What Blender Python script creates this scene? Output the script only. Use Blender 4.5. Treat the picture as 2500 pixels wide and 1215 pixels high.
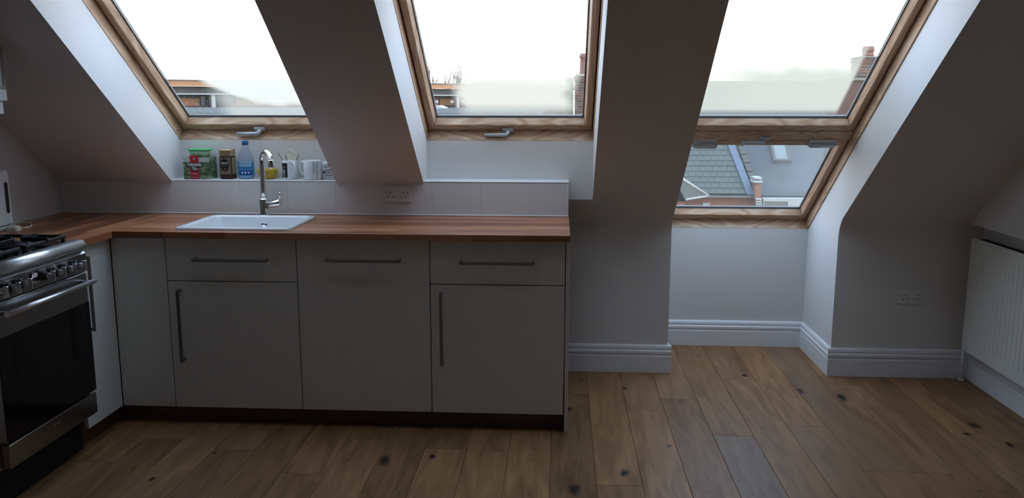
import bpy, bmesh, math, random
from mathutils import Vector, Matrix
random.seed(7)
R = math.radians
for o in list(bpy.data.objects): bpy.data.objects.remove(o, do_unlink=True)
scene = bpy.context.scene
COL = scene.collection

# ------------------------------------------------------------------ camera
CAM = Vector((2.0317, -3.6652, 1.4819)); YAW, PITCH, ROLL, F = 0.0580, 0.1723, 0.0007, 2069.26
_cy, _sy, _cp, _sp = math.cos(YAW), math.sin(YAW), math.cos(PITCH), math.sin(PITCH)
FWD = Vector((-_sy*_cp, _cy*_cp, -_sp)); _r0 = Vector((_cy, _sy, 0)); _u0 = _r0.cross(FWD)
RGT = _r0*math.cos(ROLL) + _u0*math.sin(ROLL); UP = _u0*math.cos(ROLL) - _r0*math.sin(ROLL)
cd = bpy.data.cameras.new('camera'); cam = bpy.data.objects.new('camera', cd); COL.objects.link(cam)
cam.matrix_world = Matrix(((RGT.x, UP.x, -FWD.x, CAM.x), (RGT.y, UP.y, -FWD.y, CAM.y), (RGT.z, UP.z, -FWD.z, CAM.z), (0, 0, 0, 1)))
cd.sensor_width = 36; cd.lens = F/2500*36; cd.clip_start = .05; cd.clip_end = 500
scene.camera = cam
def ray(u, v): return RGT*((u-1250)/F) + UP*((607.5-v)/F) + FWD
def pix(u, v, Y):                      # photo pixel -> point on the vertical plane y = Y
    d = ray(u, v); return CAM + d*((Y-CAM.y)/d.y)
def pixz(u, v, Z):
    d = ray(u, v); return CAM + d*((Z-CAM.z)/d.z)

# ------------------------------------------------------------------ sky and exposure
SKY = 4.3
w = bpy.data.worlds.new('sky'); scene.world = w; w.use_nodes = True
nt = w.node_tree; nt.nodes.clear()
tc = nt.nodes.new('ShaderNodeTexCoord'); sx = nt.nodes.new('ShaderNodeSeparateXYZ'); rmp = nt.nodes.new('ShaderNodeValToRGB')
bg = nt.nodes.new('ShaderNodeBackground'); ow = nt.nodes.new('ShaderNodeOutputWorld')
nt.links.new(tc.outputs['Generated'], sx.inputs[0]); nt.links.new(sx.outputs['Z'], rmp.inputs['Fac'])
rmp.color_ramp.elements[0].position = 0.0; rmp.color_ramp.elements[0].color = (1.0, .94, .86, 1)
rmp.color_ramp.elements[1].position = .45; rmp.color_ramp.elements[1].color = (.65, .86, 1.17, 1)
nt.links.new(rmp.outputs['Color'], bg.inputs['Color']); bg.inputs['Strength'].default_value = SKY
nt.links.new(bg.outputs[0], ow.inputs['Surface'])
vs = scene.view_settings
vs.view_transform = 'Standard'; vs.look = 'None'; vs.gamma = 1; vs.use_curve_mapping = False
vs.exposure = 0.0

# ------------------------------------------------------------------ materials
M = {}
def node(nt, t, **kw):
    n = nt.nodes.new(t)
    for k, v in kw.items(): setattr(n, k, v)
    return n
def mat(name, col, rough=.5, metal=0, spec=.5, bump=0, bscale=60, var=0, vscale=6, trans=0, coat=0, ior=1.45):
    m = bpy.data.materials.new(name); m.use_nodes = True; nt = m.node_tree
    b = nt.nodes['Principled BSDF']; c = tuple(col)+(1,)
    b.inputs['Base Color'].default_value = c; b.inputs['Roughness'].default_value = rough
    b.inputs['Metallic'].default_value = metal; b.inputs['Specular IOR Level'].default_value = spec
    b.inputs['Transmission Weight'].default_value = trans; b.inputs['IOR'].default_value = ior
    b.inputs['Coat Weight'].default_value = coat
    co = node(nt, 'ShaderNodeTexCoord')
    if var:
        n = node(nt, 'ShaderNodeTexNoise'); n.inputs['Scale'].default_value = vscale; n.inputs['Detail'].default_value = 5
        mx = node(nt, 'ShaderNodeMix', data_type='RGBA')
        mx.inputs[6].default_value = tuple(x*(1-var) for x in col)+(1,); mx.inputs[7].default_value = tuple(min(1, x*(1+var)) for x in col)+(1,)
        nt.links.new(co.outputs['Object'], n.inputs['Vector']); nt.links.new(n.outputs['Fac'], mx.inputs[0]); nt.links.new(mx.outputs[2], b.inputs['Base Color'])
    if bump:
        n = node(nt, 'ShaderNodeTexNoise'); n.inputs['Scale'].default_value = bscale; n.inputs['Detail'].default_value = 3
        bp = node(nt, 'ShaderNodeBump'); bp.inputs['Strength'].default_value = bump; bp.inputs['Distance'].default_value = .01
        nt.links.new(co.outputs['Object'], n.inputs['Vector']); nt.links.new(n.outputs['Fac'], bp.inputs['Height']); nt.links.new(bp.outputs[0], b.inputs['Normal'])
    M[name] = m; return m
def wood(name, dark, light, rot=(0, 0, 0), scale=(1, 1, 1), rings=9, dist=3.5, rough=.45, fine=.35, freq=42):
    m = bpy.data.materials.new(name); m.use_nodes = True; nt = m.node_tree; b = nt.nodes['Principled BSDF']
    co = node(nt, 'ShaderNodeTexCoord'); mp = node(nt, 'ShaderNodeMapping'); mp.inputs['Rotation'].default_value = rot
    mp2 = node(nt, 'ShaderNodeMapping'); mp2.inputs['Scale'].default_value = scale
    nt.links.new(co.outputs['Object'], mp.inputs[0]); nt.links.new(mp.outputs[0], mp2.inputs[0])
    wv = node(nt, 'ShaderNodeTexNoise'); wv.inputs['Scale'].default_value = rings; wv.inputs['Detail'].default_value = 1.5; wv.inputs['Distortion'].default_value = dist
    sn = node(nt, 'ShaderNodeMath', operation='MULTIPLY'); sn.inputs[1].default_value = freq
    s2 = node(nt, 'ShaderNodeMath', operation='SINE')
    s3 = node(nt, 'ShaderNodeMapRange'); s3.inputs[1].default_value = -1; s3.inputs[2].default_value = 1
    nt.links.new(mp2.outputs[0], wv.inputs['Vector']); nt.links.new(wv.outputs['Fac'], sn.inputs[0]); nt.links.new(sn.outputs[0], s2.inputs[0]); nt.links.new(s2.outputs[0], s3.inputs[0])
    fn = node(nt, 'ShaderNodeTexNoise'); fn.inputs['Scale'].default_value = 60; fn.inputs['Detail'].default_value = 4
    nt.links.new(mp2.outputs[0], fn.inputs['Vector'])
    mx = node(nt, 'ShaderNodeMix', data_type='FLOAT'); mx.inputs[0].default_value = fine
    nt.links.new(s3.outputs[0], mx.inputs[2]); nt.links.new(fn.outputs['Fac'], mx.inputs[3])
    cr = node(nt, 'ShaderNodeMix', data_type='RGBA'); cr.inputs[6].default_value = tuple(light)+(1,); cr.inputs[7].default_value = tuple(dark)+(1,)
    nt.links.new(mx.outputs[0], cr.inputs[0]); nt.links.new(cr.outputs[2], b.inputs['Base Color'])
    b.inputs['Roughness'].default_value = rough
    M[name] = m; return m
TH = math.atan(.737)
mat('wall_paint', (.70, .68, .66), .75, bump=.05, bscale=90)
mat('ceiling_paint', (.70, .68, .66), .8, bump=.05, bscale=90)
mat('white_gloss', (.78, .79, .80), .35)
mat('cabinet', (.74, .745, .70), .38, bump=.01, bscale=200)
mat('carcass', (.10, .10, .095), .7)  # dark in place of white: door-gap shade painted into the carcass colour
mat('gap_black', (.01, .01, .01), .8)
mat('handle_steel', (.36, .34, .33), .36, metal=1)
mat('steel', (.42, .42, .42), .27, metal=1, bump=.02, bscale=300)
mat('steel_bright', (.78, .79, .80), .34, metal=1)
mat('chrome', (.85, .86, .87), .06, metal=1)
mat('black_iron', (.012, .012, .013), .5)
mat('black_glass', (.006, .006, .007), .08, spec=.6)
mat('black_plastic', (.015, .015, .015), .35)
mat('ceramic', (.80, .82, .84), .18, coat=.4)
mat('tile', (.72, .70, .68), .28, var=.02)
mat('grout', (.62, .60, .58), .8)
mat('plinth_wood', (.15, .075, .045), .5, var=.3, vscale=14)
mat('socket_white', (.70, .68, .66), .35)
mat('radiator', (.66, .67, .62), .35)
mat('velux_grey', (.50, .53, .57), .3, metal=.35)
mat('gasket', (.02, .02, .022), .6)
mat('spacer', (.26, .27, .28), .5)
mat('plastic_white', (.72, .73, .74), .35)
mat('plastic_cream', (.80, .76, .60), .4)
mat('lead_grey', (.13, .15, .17), .6)
mat('display_white', (.8, .85, .9), .4)
e = M['display_white'].node_tree.nodes['Principled BSDF']; e.inputs['Emission Color'].default_value = (.8, .9, 1, 1); e.inputs['Emission Strength'].default_value = .5
wood('pine_x', (.37, .20, .105), (.65, .46, .31), scale=(.8, 3.4, 3.4), rings=2.6, dist=.25, fine=.42, freq=85)
wood('pine_s', (.37, .20, .105), (.65, .46, .31), rot=(TH, 0, 0), scale=(3.4, .45, 3.4), rings=2.6, dist=.25, fine=.48, freq=75)
wood('fascia', (.30, .135, .055), (.42, .20, .085), scale=(.3, .3, 3), rings=4, dist=.5, fine=.6)

def worktop_mat(name, along_y):
    m = bpy.data.materials.new(name); m.use_nodes = True; nt = m.node_tree; b = nt.nodes['Principled BSDF']
    co = node(nt, 'ShaderNodeTexCoord'); mp = node(nt, 'ShaderNodeMapping')
    if along_y: mp.inputs['Rotation'].default_value = (0, 0, R(90))
    nt.links.new(co.outputs['Object'], mp.inputs[0])
    outs = []
    for w_, off in ((.55, .37), (.8, .61)):
        br = node(nt, 'ShaderNodeTexBrick'); br.offset = off; br.squash = 1; br.inputs['Scale'].default_value = 1
        br.inputs['Brick Width'].default_value = w_; br.inputs['Row Height'].default_value = .042; br.inputs['Mortar Size'].default_value = 0
        br.inputs['Color1'].default_value = (0, 0, 0, 1); br.inputs['Color2'].default_value = (1, 1, 1, 1)
        nt.links.new(mp.outputs[0], br.inputs['Vector']); outs.append(br.outputs['Color'])
    a = node(nt, 'ShaderNodeMix', data_type='RGBA'); a.inputs[0].default_value = .45
    nt.links.new(outs[0], a.inputs[6]); nt.links.new(outs[1], a.inputs[7])
    g = node(nt, 'ShaderNodeMapping'); g.inputs['Scale'].default_value = (3, 60, 60); nt.links.new(mp.outputs[0], g.inputs[0])
    n = node(nt, 'ShaderNodeTexNoise'); n.inputs['Scale'].default_value = 1.0; n.inputs['Detail'].default_value = 6; n.inputs['Distortion'].default_value = .6; nt.links.new(g.outputs[0], n.inputs['Vector'])
    a2 = node(nt, 'ShaderNodeMix', data_type='RGBA'); a2.inputs[0].default_value = .4
    nt.links.new(a.outputs[2], a2.inputs[6]); nt.links.new(n.outputs['Fac'], a2.inputs[7])
    cr = node(nt, 'ShaderNodeValToRGB'); el = cr.color_ramp.elements
    el[0].position = .15; el[0].color = (.17, .058, .026, 1); el[1].position = .85; el[1].color = (.52, .245, .125, 1)
    e = el.new(.5); e.color = (.335, .13, .055, 1)
    nt.links.new(a2.outputs[2], cr.inputs['Fac']); nt.links.new(cr.outputs[0], b.inputs['Base Color']); b.inputs['Roughness'].default_value = .33
    M[name] = m
worktop_mat('worktop_x', False); worktop_mat('worktop_y', True)

def floor_mat():
    m = bpy.data.materials.new('oak_board'); m.use_nodes = True; nt = m.node_tree; b = nt.nodes['Principled BSDF']
    co = node(nt, 'ShaderNodeNewGeometry'); at = node(nt, 'ShaderNodeAttribute', attribute_type='OBJECT', attribute_name='tone'); sd = node(nt, 'ShaderNodeAttribute', attribute_type='OBJECT', attribute_name='seed')
    gy = node(nt, 'ShaderNodeAttribute', attribute_type='OBJECT', attribute_name='greyness')
    ad = node(nt, 'ShaderNodeCombineXYZ'); nt.links.new(sd.outputs['Fac'], ad.inputs[0]); nt.links.new(sd.outputs['Fac'], ad.inputs[2])
    va = node(nt, 'ShaderNodeVectorMath', operation='ADD'); nt.links.new(co.outputs['Position'], va.inputs[0]); nt.links.new(ad.outputs[0], va.inputs[1])
    mp = node(nt, 'ShaderNodeMapping'); mp.inputs['Scale'].default_value = (9, 1.1, 9); nt.links.new(va.outputs[0], mp.inputs[0])
    n1 = node(nt, 'ShaderNodeTexNoise'); n1.inputs['Scale'].default_value = 2.2; n1.inputs['Detail'].default_value = 6; n1.inputs['Distortion'].default_value = 1.2; nt.links.new(mp.outputs[0], n1.inputs['Vector'])
    cr = node(nt, 'ShaderNodeValToRGB'); el = cr.color_ramp.elements
    el[0].position = .25; el[0].color = (.155, .068, .028, 1); el[1].position = .75; el[1].color = (.36, .192, .086, 1)
    nt.links.new(n1.outputs['Fac'], cr.inputs['Fac'])
    ml = node(nt, 'ShaderNodeMix', data_type='RGBA', blend_type='MULTIPLY'); ml.inputs[0].default_value = 1
    cb = node(nt, 'ShaderNodeCombineColor'); [nt.links.new(at.outputs['Fac'], cb.inputs[i]) for i in range(3)]
    nt.links.new(cr.outputs[0], ml.inputs[6]); nt.links.new(cb.outputs[0], ml.inputs[7])
    gm = node(nt, 'ShaderNodeMix', data_type='RGBA'); gm.inputs[7].default_value = (.175, .135, .108, 1)
    nt.links.new(gy.outputs['Fac'], gm.inputs[0]); nt.links.new(ml.outputs[2], gm.inputs[6])
    # knots
    kp = node(nt, 'ShaderNodeMapping'); kp.inputs['Scale'].default_value = (3.0, 1.5, 1); nt.links.new(va.outputs[0], kp.inputs[0])
    dn = node(nt, 'ShaderNodeTexNoise'); dn.inputs['Scale'].default_value = 14; nt.links.new(va.outputs[0], dn.inputs['Vector'])
    mxv = node(nt, 'ShaderNodeMix', data_type='VECTOR'); mxv.inputs[0].default_value = .10
    nt.links.new(kp.outputs[0], mxv.inputs[4]); nt.links.new(dn.outputs['Color'], mxv.inputs[5])
    vo = node(nt, 'ShaderNodeTexVoronoi', voronoi_dimensions='2D'); vo.inputs['Scale'].default_value = 1.15; nt.links.new(mxv.outputs[1], vo.inputs['Vector'])
    sep = node(nt, 'ShaderNodeSeparateColor'); nt.links.new(vo.outputs['Color'], sep.inputs[0])
    th = node(nt, 'ShaderNodeMapRange'); th.inputs[1].default_value = .15; th.inputs[2].default_value = 1; th.inputs[3].default_value = .001; th.inputs[4].default_value = .11
    nt.links.new(sep.outputs[0], th.inputs[0])
    dv = node(nt, 'ShaderNodeMath', operation='DIVIDE'); nt.links.new(vo.outputs['Distance'], dv.inputs[0]); nt.links.new(th.outputs[0], dv.inputs[1])
    kr = node(nt, 'ShaderNodeMapRange'); kr.inputs[1].default_value = .35; kr.inputs[2].default_value = 1.0; kr.inputs[3].default_value = 1; kr.inputs[4].default_value = 0
    nt.links.new(dv.outputs[0], kr.inputs[0])
    km = node(nt, 'ShaderNodeMix', data_type='RGBA'); km.inputs[7].default_value = (.02, .011, .007, 1)
    nt.links.new(kr.outputs[0], km.inputs[0]); nt.links.new(gm.outputs[2], km.inputs[6])
    nt.links.new(km.outputs[2], b.inputs['Base Color']); b.inputs['Roughness'].default_value = .45; b.inputs['Specular IOR Level'].default_value = .22
    M['oak_board'] = m
floor_mat()

def clear_glass(name, tint=(1, 1, 1), f=1.0):
    m = bpy.data.materials.new(name); m.use_nodes = True; nt = m.node_tree; nt.nodes.clear()
    o = node(nt, 'ShaderNodeOutputMaterial'); t = node(nt, 'ShaderNodeBsdfTransparent'); t.inputs[0].default_value = tuple(tint)+(1,)
    g = node(nt, 'ShaderNodeBsdfGlossy'); g.inputs['Roughness'].default_value = .02
    fr = node(nt, 'ShaderNodeFresnel'); ge = node(nt, 'ShaderNodeNewGeometry'); io = node(nt, 'ShaderNodeMapRange')
    io.inputs[3].default_value = 1.25; io.inputs[4].default_value = 1/1.25      # same thin-sheet reflection from either side
    nt.links.new(ge.outputs['Backfacing'], io.inputs[0]); nt.links.new(io.outputs[0], fr.inputs[0])
    mx = node(nt, 'ShaderNodeMixShader'); nt.links.new(fr.outputs[0], mx.inputs[0]); nt.links.new(t.outputs[0], mx.inputs[1]); nt.links.new(g.outputs[0], mx.inputs[2])
    nt.links.new(mx.outputs[0], o.inputs['Surface']); M[name] = m
clear_glass('pane_glass', (.97, .98, .98)); clear_glass('bottle_clear', (.86, .91, .97))

def fog_mat(name, build, col=(.33, .325, .30)):
    """film of condensation: mask(nt, u, v) -> socket with how dense the mist is; u across, v up the pane, both 0..1"""
    m = bpy.data.materials.new(name); m.use_nodes = True; nt = m.node_tree; nt.nodes.clear()
    o = node(nt, 'ShaderNodeOutputMaterial'); t = node(nt, 'ShaderNodeBsdfTransparent'); tr = node(nt, 'ShaderNodeBsdfTranslucent'); tr.inputs[0].default_value = tuple(col)+(1,)
    mx = node(nt, 'ShaderNodeMixShader'); nt.links.new(t.outputs[0], mx.inputs[1]); nt.links.new(tr.outputs[0], mx.inputs[2]); nt.links.new(mx.outputs[0], o.inputs['Surface'])
    uv = node(nt, 'ShaderNodeUVMap'); s = node(nt, 'ShaderNodeSeparateXYZ'); nt.links.new(uv.outputs[0], s.inputs[0])
    nz = node(nt, 'ShaderNodeTexNoise'); nz.inputs['Scale'].default_value = 5; nz.inputs['Detail'].default_value = 4; nt.links.new(uv.outputs[0], nz.inputs['Vector'])
    dz = node(nt, 'ShaderNodeTexVoronoi'); dz.inputs['Scale'].default_value = 95; nt.links.new(uv.outputs[0], dz.inputs['Vector'])
    def ma(op, a, b):
        n = node(nt, 'ShaderNodeMath', operation=op)
        for i, x in enumerate((a, b)):
            if isinstance(x, (int, float)): n.inputs[i].default_value = x
            elif x is not None: nt.links.new(x, n.inputs[i])
        return n.outputs[0]
    def ss(x, a, b):
        n = node(nt, 'ShaderNodeMapRange', interpolation_type='SMOOTHSTEP'); n.inputs[1].default_value = a; n.inputs[2].default_value = b
        nt.links.new(x, n.inputs[0]); return n.outputs[0]
    out = build(s.outputs[0], s.outputs[1], nz.outputs['Fac'], dz.outputs['Distance'], ma, ss)
    nt.links.new(out, mx.inputs[0]); M[name] = m

# ------------------------------------------------------------------ mesh helpers
def wloc(o):
    v = Vector((0, 0, 0))
    while o: v = v + o.location; o = o.parent
    return v
class MB:
    def __init__(s): s.v = []; s.f = []; s.smooth = set(); s.uv = None
    def add(s, vs, fs, smooth=False):
        n = len(s.v); s.v += [Vector(p) for p in vs]
        for f in fs:
            if smooth: s.smooth.add(len(s.f))
            s.f.append([i+n for i in f])
        return s
    def box(s, x0, x1, y0, y1, z0, z1):
        return s.add([(x0, y0, z0), (x1, y0, z0), (x1, y1, z0), (x0, y1, z0), (x0, y0, z1), (x1, y0, z1), (x1, y1, z1), (x0, y1, z1)],
                     [(0, 3, 2, 1), (4, 5, 6, 7), (0, 1, 5, 4), (1, 2, 6, 5), (2, 3, 7, 6), (3, 0, 4, 7)])
    def prism(s, prof, a0, a1, axis='x', fn=None):
        """prof: list of 2D points; axis: the extrusion direction"""
        n = len(prof); mk = fn or {'x': lambda a, p: (a, p[0], p[1]), 'y': lambda a, p: (p[0], a, p[1]), 'z': lambda a, p: (p[0], p[1], a)}[axis]
        vs = [mk(a0, p) for p in prof]+[mk(a1, p) for p in prof]
        fs = [tuple(range(n))[::-1], tuple(range(n, 2*n))]+[(i, (i+1) % n, n+(i+1) % n, n+i) for i in range(n)]
        return s.add(vs, fs)
    def lathe(s, prof, c=(0, 0, 0), seg=28, axis='z', cap=True, smooth=True):
        vs = []; fs = []; m = len(prof)
        for r, h in prof:
            for k in range(seg):
                a = 2*math.pi*k/seg; p = (r*math.cos(a), r*math.sin(a), h)
                if axis == 'x': p = (h, p[0], p[1])
                if axis == 'y': p = (p[0], h, p[1])
                vs.append((p[0]+c[0], p[1]+c[1], p[2]+c[2]))
        for i in range(m-1):
            for k in range(seg): fs.append((i*seg+k, i*seg+(k+1) % seg, (i+1)*seg+(k+1) % seg, (i+1)*seg+k))
        s.add(vs, fs, smooth)
        if cap:
            n = len(s.v)-len(vs); s.f.append([n+k for k in range(seg)][::-1]); s.f.append([n+(m-1)*seg+k for k in range(seg)])
        return s
    def loft(s, rings, cap0=True, cap1=True, smooth=False):
        n = len(rings[0]); vs = [p for r in rings for p in r]; fs = []
        for i in range(len(rings)-1):
            for k in range(n): fs.append((i*n+k, i*n+(k+1) % n, (i+1)*n+(k+1) % n, (i+1)*n+k))
        b = len(s.v); s.add(vs, fs, smooth)
        if cap0: s.f.append([b+k for k in range(n)][::-1])
        if cap1: s.f.append([b+(len(rings)-1)*n+k for k in range(n)])
        return s
    def tube(s, path, r, seg=10, cap=True):
        P = [Vector(p) for p in path]; rr = r if isinstance(r, (list, tuple)) else [r]*len(P); rings = []
        t0 = (P[1]-P[0]).normalized(); ref = Vector((0, 0, 1)) if abs(t0.z) < .9 else Vector((1, 0, 0)); nrm = t0.cross(ref).normalized()
        for i, p in enumerate(P):
            t = (P[min(i+1, len(P)-1)]-P[max(i-1, 0)]).normalized(); nrm = (nrm-t*nrm.dot(t)).normalized(); b = t.cross(nrm)
            rings.append([p+(nrm*math.cos(2*math.pi*k/seg)+b*math.sin(2*math.pi*k/seg))*rr[i] for k in range(seg)])
        return s.loft(rings, cap, cap, True)
    def xf(s, fn): s.v = [Vector(fn(p)) for p in s.v]; return s
    def build(s, name, m, parent=None, bevel=0, seg=1, origin=None, smooth=False, uv=None):
        if parent is not None: o0 = wloc(parent)
        elif origin is not None: o0 = Vector(origin)
        else:
            xs = [p.x for p in s.v]; ys = [p.y for p in s.v]; o0 = Vector(((min(xs)+max(xs))/2, (min(ys)+max(ys))/2, min(p.z for p in s.v)))
        me = bpy.data.meshes.new(name); me.from_pydata([p-o0 for p in s.v], [], s.f)
        for i, p in enumerate(me.polygons): p.use_smooth = smooth or (i in s.smooth)
        if uv:
            l = me.uv_layers.new(name='UVMap')
            for p in me.polygons:
                for li in p.loop_indices: l.data[li].uv = uv[me.loops[li].vertex_index]
        bm = bmesh.new(); bm.from_mesh(me); bmesh.ops.recalc_face_normals(bm, faces=bm.faces)
        if bevel:
            bmesh.ops.bevel(bm, geom=[e for e in bm.edges if e.is_manifold and e.calc_face_angle(0) > R(30)], offset=bevel, segments=seg, affect='EDGES', clamp_overlap=True)
        bm.to_mesh(me); bm.free()
        if m: me.materials.append(M[m])
        o = bpy.data.objects.new(name, me); COL.objects.link(o)
        if parent is not None: o.parent = parent
        else: o.location = o0
        return o
def box(*a): return MB().box(*a)
def thing(name, loc, label=None, cat=None, group=None, kind=None):
    o = bpy.data.objects.new(name, None); o.empty_display_size = .05; o.location = loc; COL.objects.link(o); return tag(o, label, cat, group, kind)
def tag(o, label=None, cat=None, group=None, kind=None):
    if label: o['label'] = label
    if cat: o['category'] = cat
    if group: o['group'] = group
    if kind: o['kind'] = kind
    return o
def st(o): o['kind'] = 'structure'; return o
def share(src, name, parent, loc):       # a copy of one mesh piece at an offset
    c = src.copy(); c.name = name; COL.objects.link(c); c.parent = parent; c.location = loc; return c
_tcache = {}
def text2d(s, size=1., bold=0.0, align='CENTER', spacing=1.0):
    cu = bpy.data.curves.new('t', 'FONT'); cu.body = s; cu.size = size; cu.align_x = align; cu.align_y = 'CENTER'; cu.offset = bold; cu.space_character = spacing; cu.resolution_u = 3
    ob = bpy.data.objects.new('t', cu); COL.objects.link(ob); dg = bpy.context.evaluated_depsgraph_get()
    me = bpy.data.meshes.new_from_object(ob.evaluated_get(dg)); vs = [v.co.copy() for v in me.vertices]; fs = [list(p.vertices) for p in me.polygons]
    bpy.data.objects.remove(ob); bpy.data.curves.remove(cu); bpy.data.meshes.remove(me); return vs, fs
def lettering(s, size, fn, m, parent, name='lettering', bold=0., sx=1., align='CENTER', spacing=1.):
    vs, fs = text2d(s, size, bold, align, spacing); mb = MB(); mb.add([fn(v.x*sx, v.y) for v in vs], fs)
    o = mb.build(name, m, parent); return o
def rrect(cx, cy, hx, hy, r, z, n=5):
    pts = []
    for (sx_, sy_, a0) in ((1, -1, -90), (1, 1, 0), (-1, 1, 90), (-1, -1, 180)):
        for k in range(n+1):
            a = R(a0+90*k/n); pts.append((cx+sx_*(hx-r)+r*math.cos(a), cy+sy_*(hy-r)+r*math.sin(a), z))
    return pts

# ------------------------------------------------------------------ room shell
KY, KZ = .907, .838                      # top of the knee wall, where the slope starts
CT, SN = math.cos(TH), math.sin(TH)
def T(x, s, d): return Vector((x, KY-CT*s+SN*d, KZ+SN*s+CT*d))     # s up the slope, d out through the roof
def P2(s, d): p = T(0, s, d); return (p.y, p.z)
XL, XR, XRU = -.575, 4.257, 4.182        # left wall, right wall below and above the radiator ledge
YT = .594; ZW = .908; ZL = 1.085         # tile face, worktop, window ledge
YN = 1.462; YR = .711                    # niche back wall, recess back wall under the two kitchen windows
D0 = .242                                # reveal depth up to the window frames
SC = (2.35-KZ)/SN                        # slope meets the flat ceiling
YC = KY-CT*SC
W1 = (.03, .888); W2 = (1.336, 2.194); WN = (2.630, 3.515)
STOP = 1.80                              # top of the three openings
mb = MB()
def solid(x0, x1): mb.prism([P2(0, 0), P2(SC, 0), P2(SC+.2, D0), P2(-.36, D0)], x0, x1)
solid(XL-.15, W1[0]); solid(W1[1], W2[0]); solid(W2[1], WN[0]); solid(WN[1], XR+.15)
def zs(y): return KZ+.737*(KY-y)
sb = (KY-YR+SN*D0)/CT                     # s where the recess wall meets the frame
for a, b in (W1, W2):
    mb.prism([P2(0, 0), (YR, zs(YR)), P2(sb, D0), P2(-.36, D0)], a, b)
for a, b in (W1, W2, WN):
    mb.prism([P2(STOP, 0), P2(SC, 0), P2(SC+.2, D0), P2(STOP+.12, D0)], a, b)
st(mb.build('ceiling', 'ceiling_paint', origin=(0, 0, 0)))
st(box(XL-.15, XR+.15, -4.8, YC+.02, 2.35, 2.5).build('ceiling', 'ceiling_paint', origin=(0, 0, 0)))
# knee walls, niche, side and rear walls
def fillet(mb, x0, x1, L=.08, n=22):        # soft plaster line where the knee wall turns into the slope
    a, k, b = Vector((KY, KZ-L)), Vector((KY, KZ)), Vector(P2(L, 0))
    arc = [a*(1-t)**2+k*2*t*(1-t)+b*t*t for t in [i/n for i in range(n+1)]]
    mb.prism([tuple(p) for p in arc]+[(KY+.02, KZ+.02)], x0, x1)
mb = MB(); mb.box(XL-.15, WN[0]-.08, KY, KY+.12, -.05, KZ); fillet(mb, 2.2, WN[0]-.0004); st(mb.build('wall_knee', 'wall_paint', origin=(0, 0, 0)))
mb = MB(); mb.box(WN[1]+.08, XR+.15, KY, KY+.12, -.05, KZ); fillet(mb, WN[1]+.0004, XR); st(mb.build('wall_knee', 'wall_paint', origin=(0, 0, 0)))
sn = (KY-YN+SN*D0)/CT; NB = P2(sn, D0)
st(box(WN[0]-.1, WN[1]+.1, YN, YN+.10, -.05, NB[1]).build('wall_niche_back', 'wall_paint', origin=(0, 0, 0)))
side = [(KY, -.05), (YN+.02, -.05), (YN+.02, NB[1]-.02), P2(sn, D0), P2(-.36, D0), (KY, KZ)]
st(MB().prism(side, WN[0]-.08, WN[0]).build('wall_niche_left', 'wall_paint', origin=(0, 0, 0)))
st(MB().prism(side, WN[1], WN[1]+.08).build('wall_niche_right', 'wall_paint', origin=(0, 0, 0)))
gable = [(-4.8, -.05), (KY+.1, -.05), (KY+.1, .80), P2(0, .04), P2(SC, .04), (YC, 2.4), (-4.8, 2.4)]
st(MB().prism(gable, XL-.15, XL).build('wall_left', 'wall_paint', origin=(0, 0, 0)))
mb = MB(); mb.prism(gable, XR, XR+.15); mb.prism([(-4.8, .85), (KY+.01, .85), P2(0, .03), P2(SC, .03), (YC, 2.4), (-4.8, 2.4)], XRU, XR+.01); st(mb.build('wall_right', 'wall_paint', origin=(0, 0, 0)))
st(box(XL-.15, XR+.15, -4.9, -4.75, -.05, 2.5).build('wall_rear', 'wall_paint', origin=(0, 0, 0)))

# floor: sub-floor and individual oak boards
fl = st(box(XL-.1, XR+.1, -4.8, YN+.08, -.10, -.016).build('floor', 'gap_black', origin=(0, 0, 0)))
ends = {7: [-2.1, -.75], 8: [.515, -1.6], 9: [-.53, .98], 10: [-1.2, .3], 11: [.47, -1.35], 12: [.004, -1.9, 1.25], 13: [-.95, .80], 14: [.145, -1.6], 15: [-.34], 16: [-.344, .75], 17: [-.484], 18: [.1, -1.7]}
grey = {(12, 2): .5, (15, 0): .3, (14, 1): .25, (11, 0): .1}
bx0, bw = .5455, .1818; i0 = int(math.floor((XL-bx0)/bw))
for i in range(i0, 22):
    xa, xb = max(XL, bx0+bw*i), min(XR, bx0+bw*(i+1))
    if xb-xa < .01: continue
    ytop = YN if (xa > WN[0]-.15 and xb < WN[1]+.2) else KY
    es = sorted(ends.get(i-0, [random.uniform(-2.2, -1.6), random.uniform(-.5, .4)]), reverse=True)
    es = [ytop]+[e_ for e_ in es if e_ < ytop-.1]+[-3.3, -4.75]
    for k in range(len(es)-1):
        o = box(xa+.0006, xb-.0006, es[k+1]+.0006, es[k]-.0006, -.016, 0).build('floor_board', 'oak_board', fl, bevel=.0012)
        o['tone'] = random.choice([.78, .88, .95, 1.0, 1.06, 1.12]) ; o['seed'] = random.uniform(0, 40); o['greyness'] = grey.get((i, k), random.choice([0, 0, 0, .12]))

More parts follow.
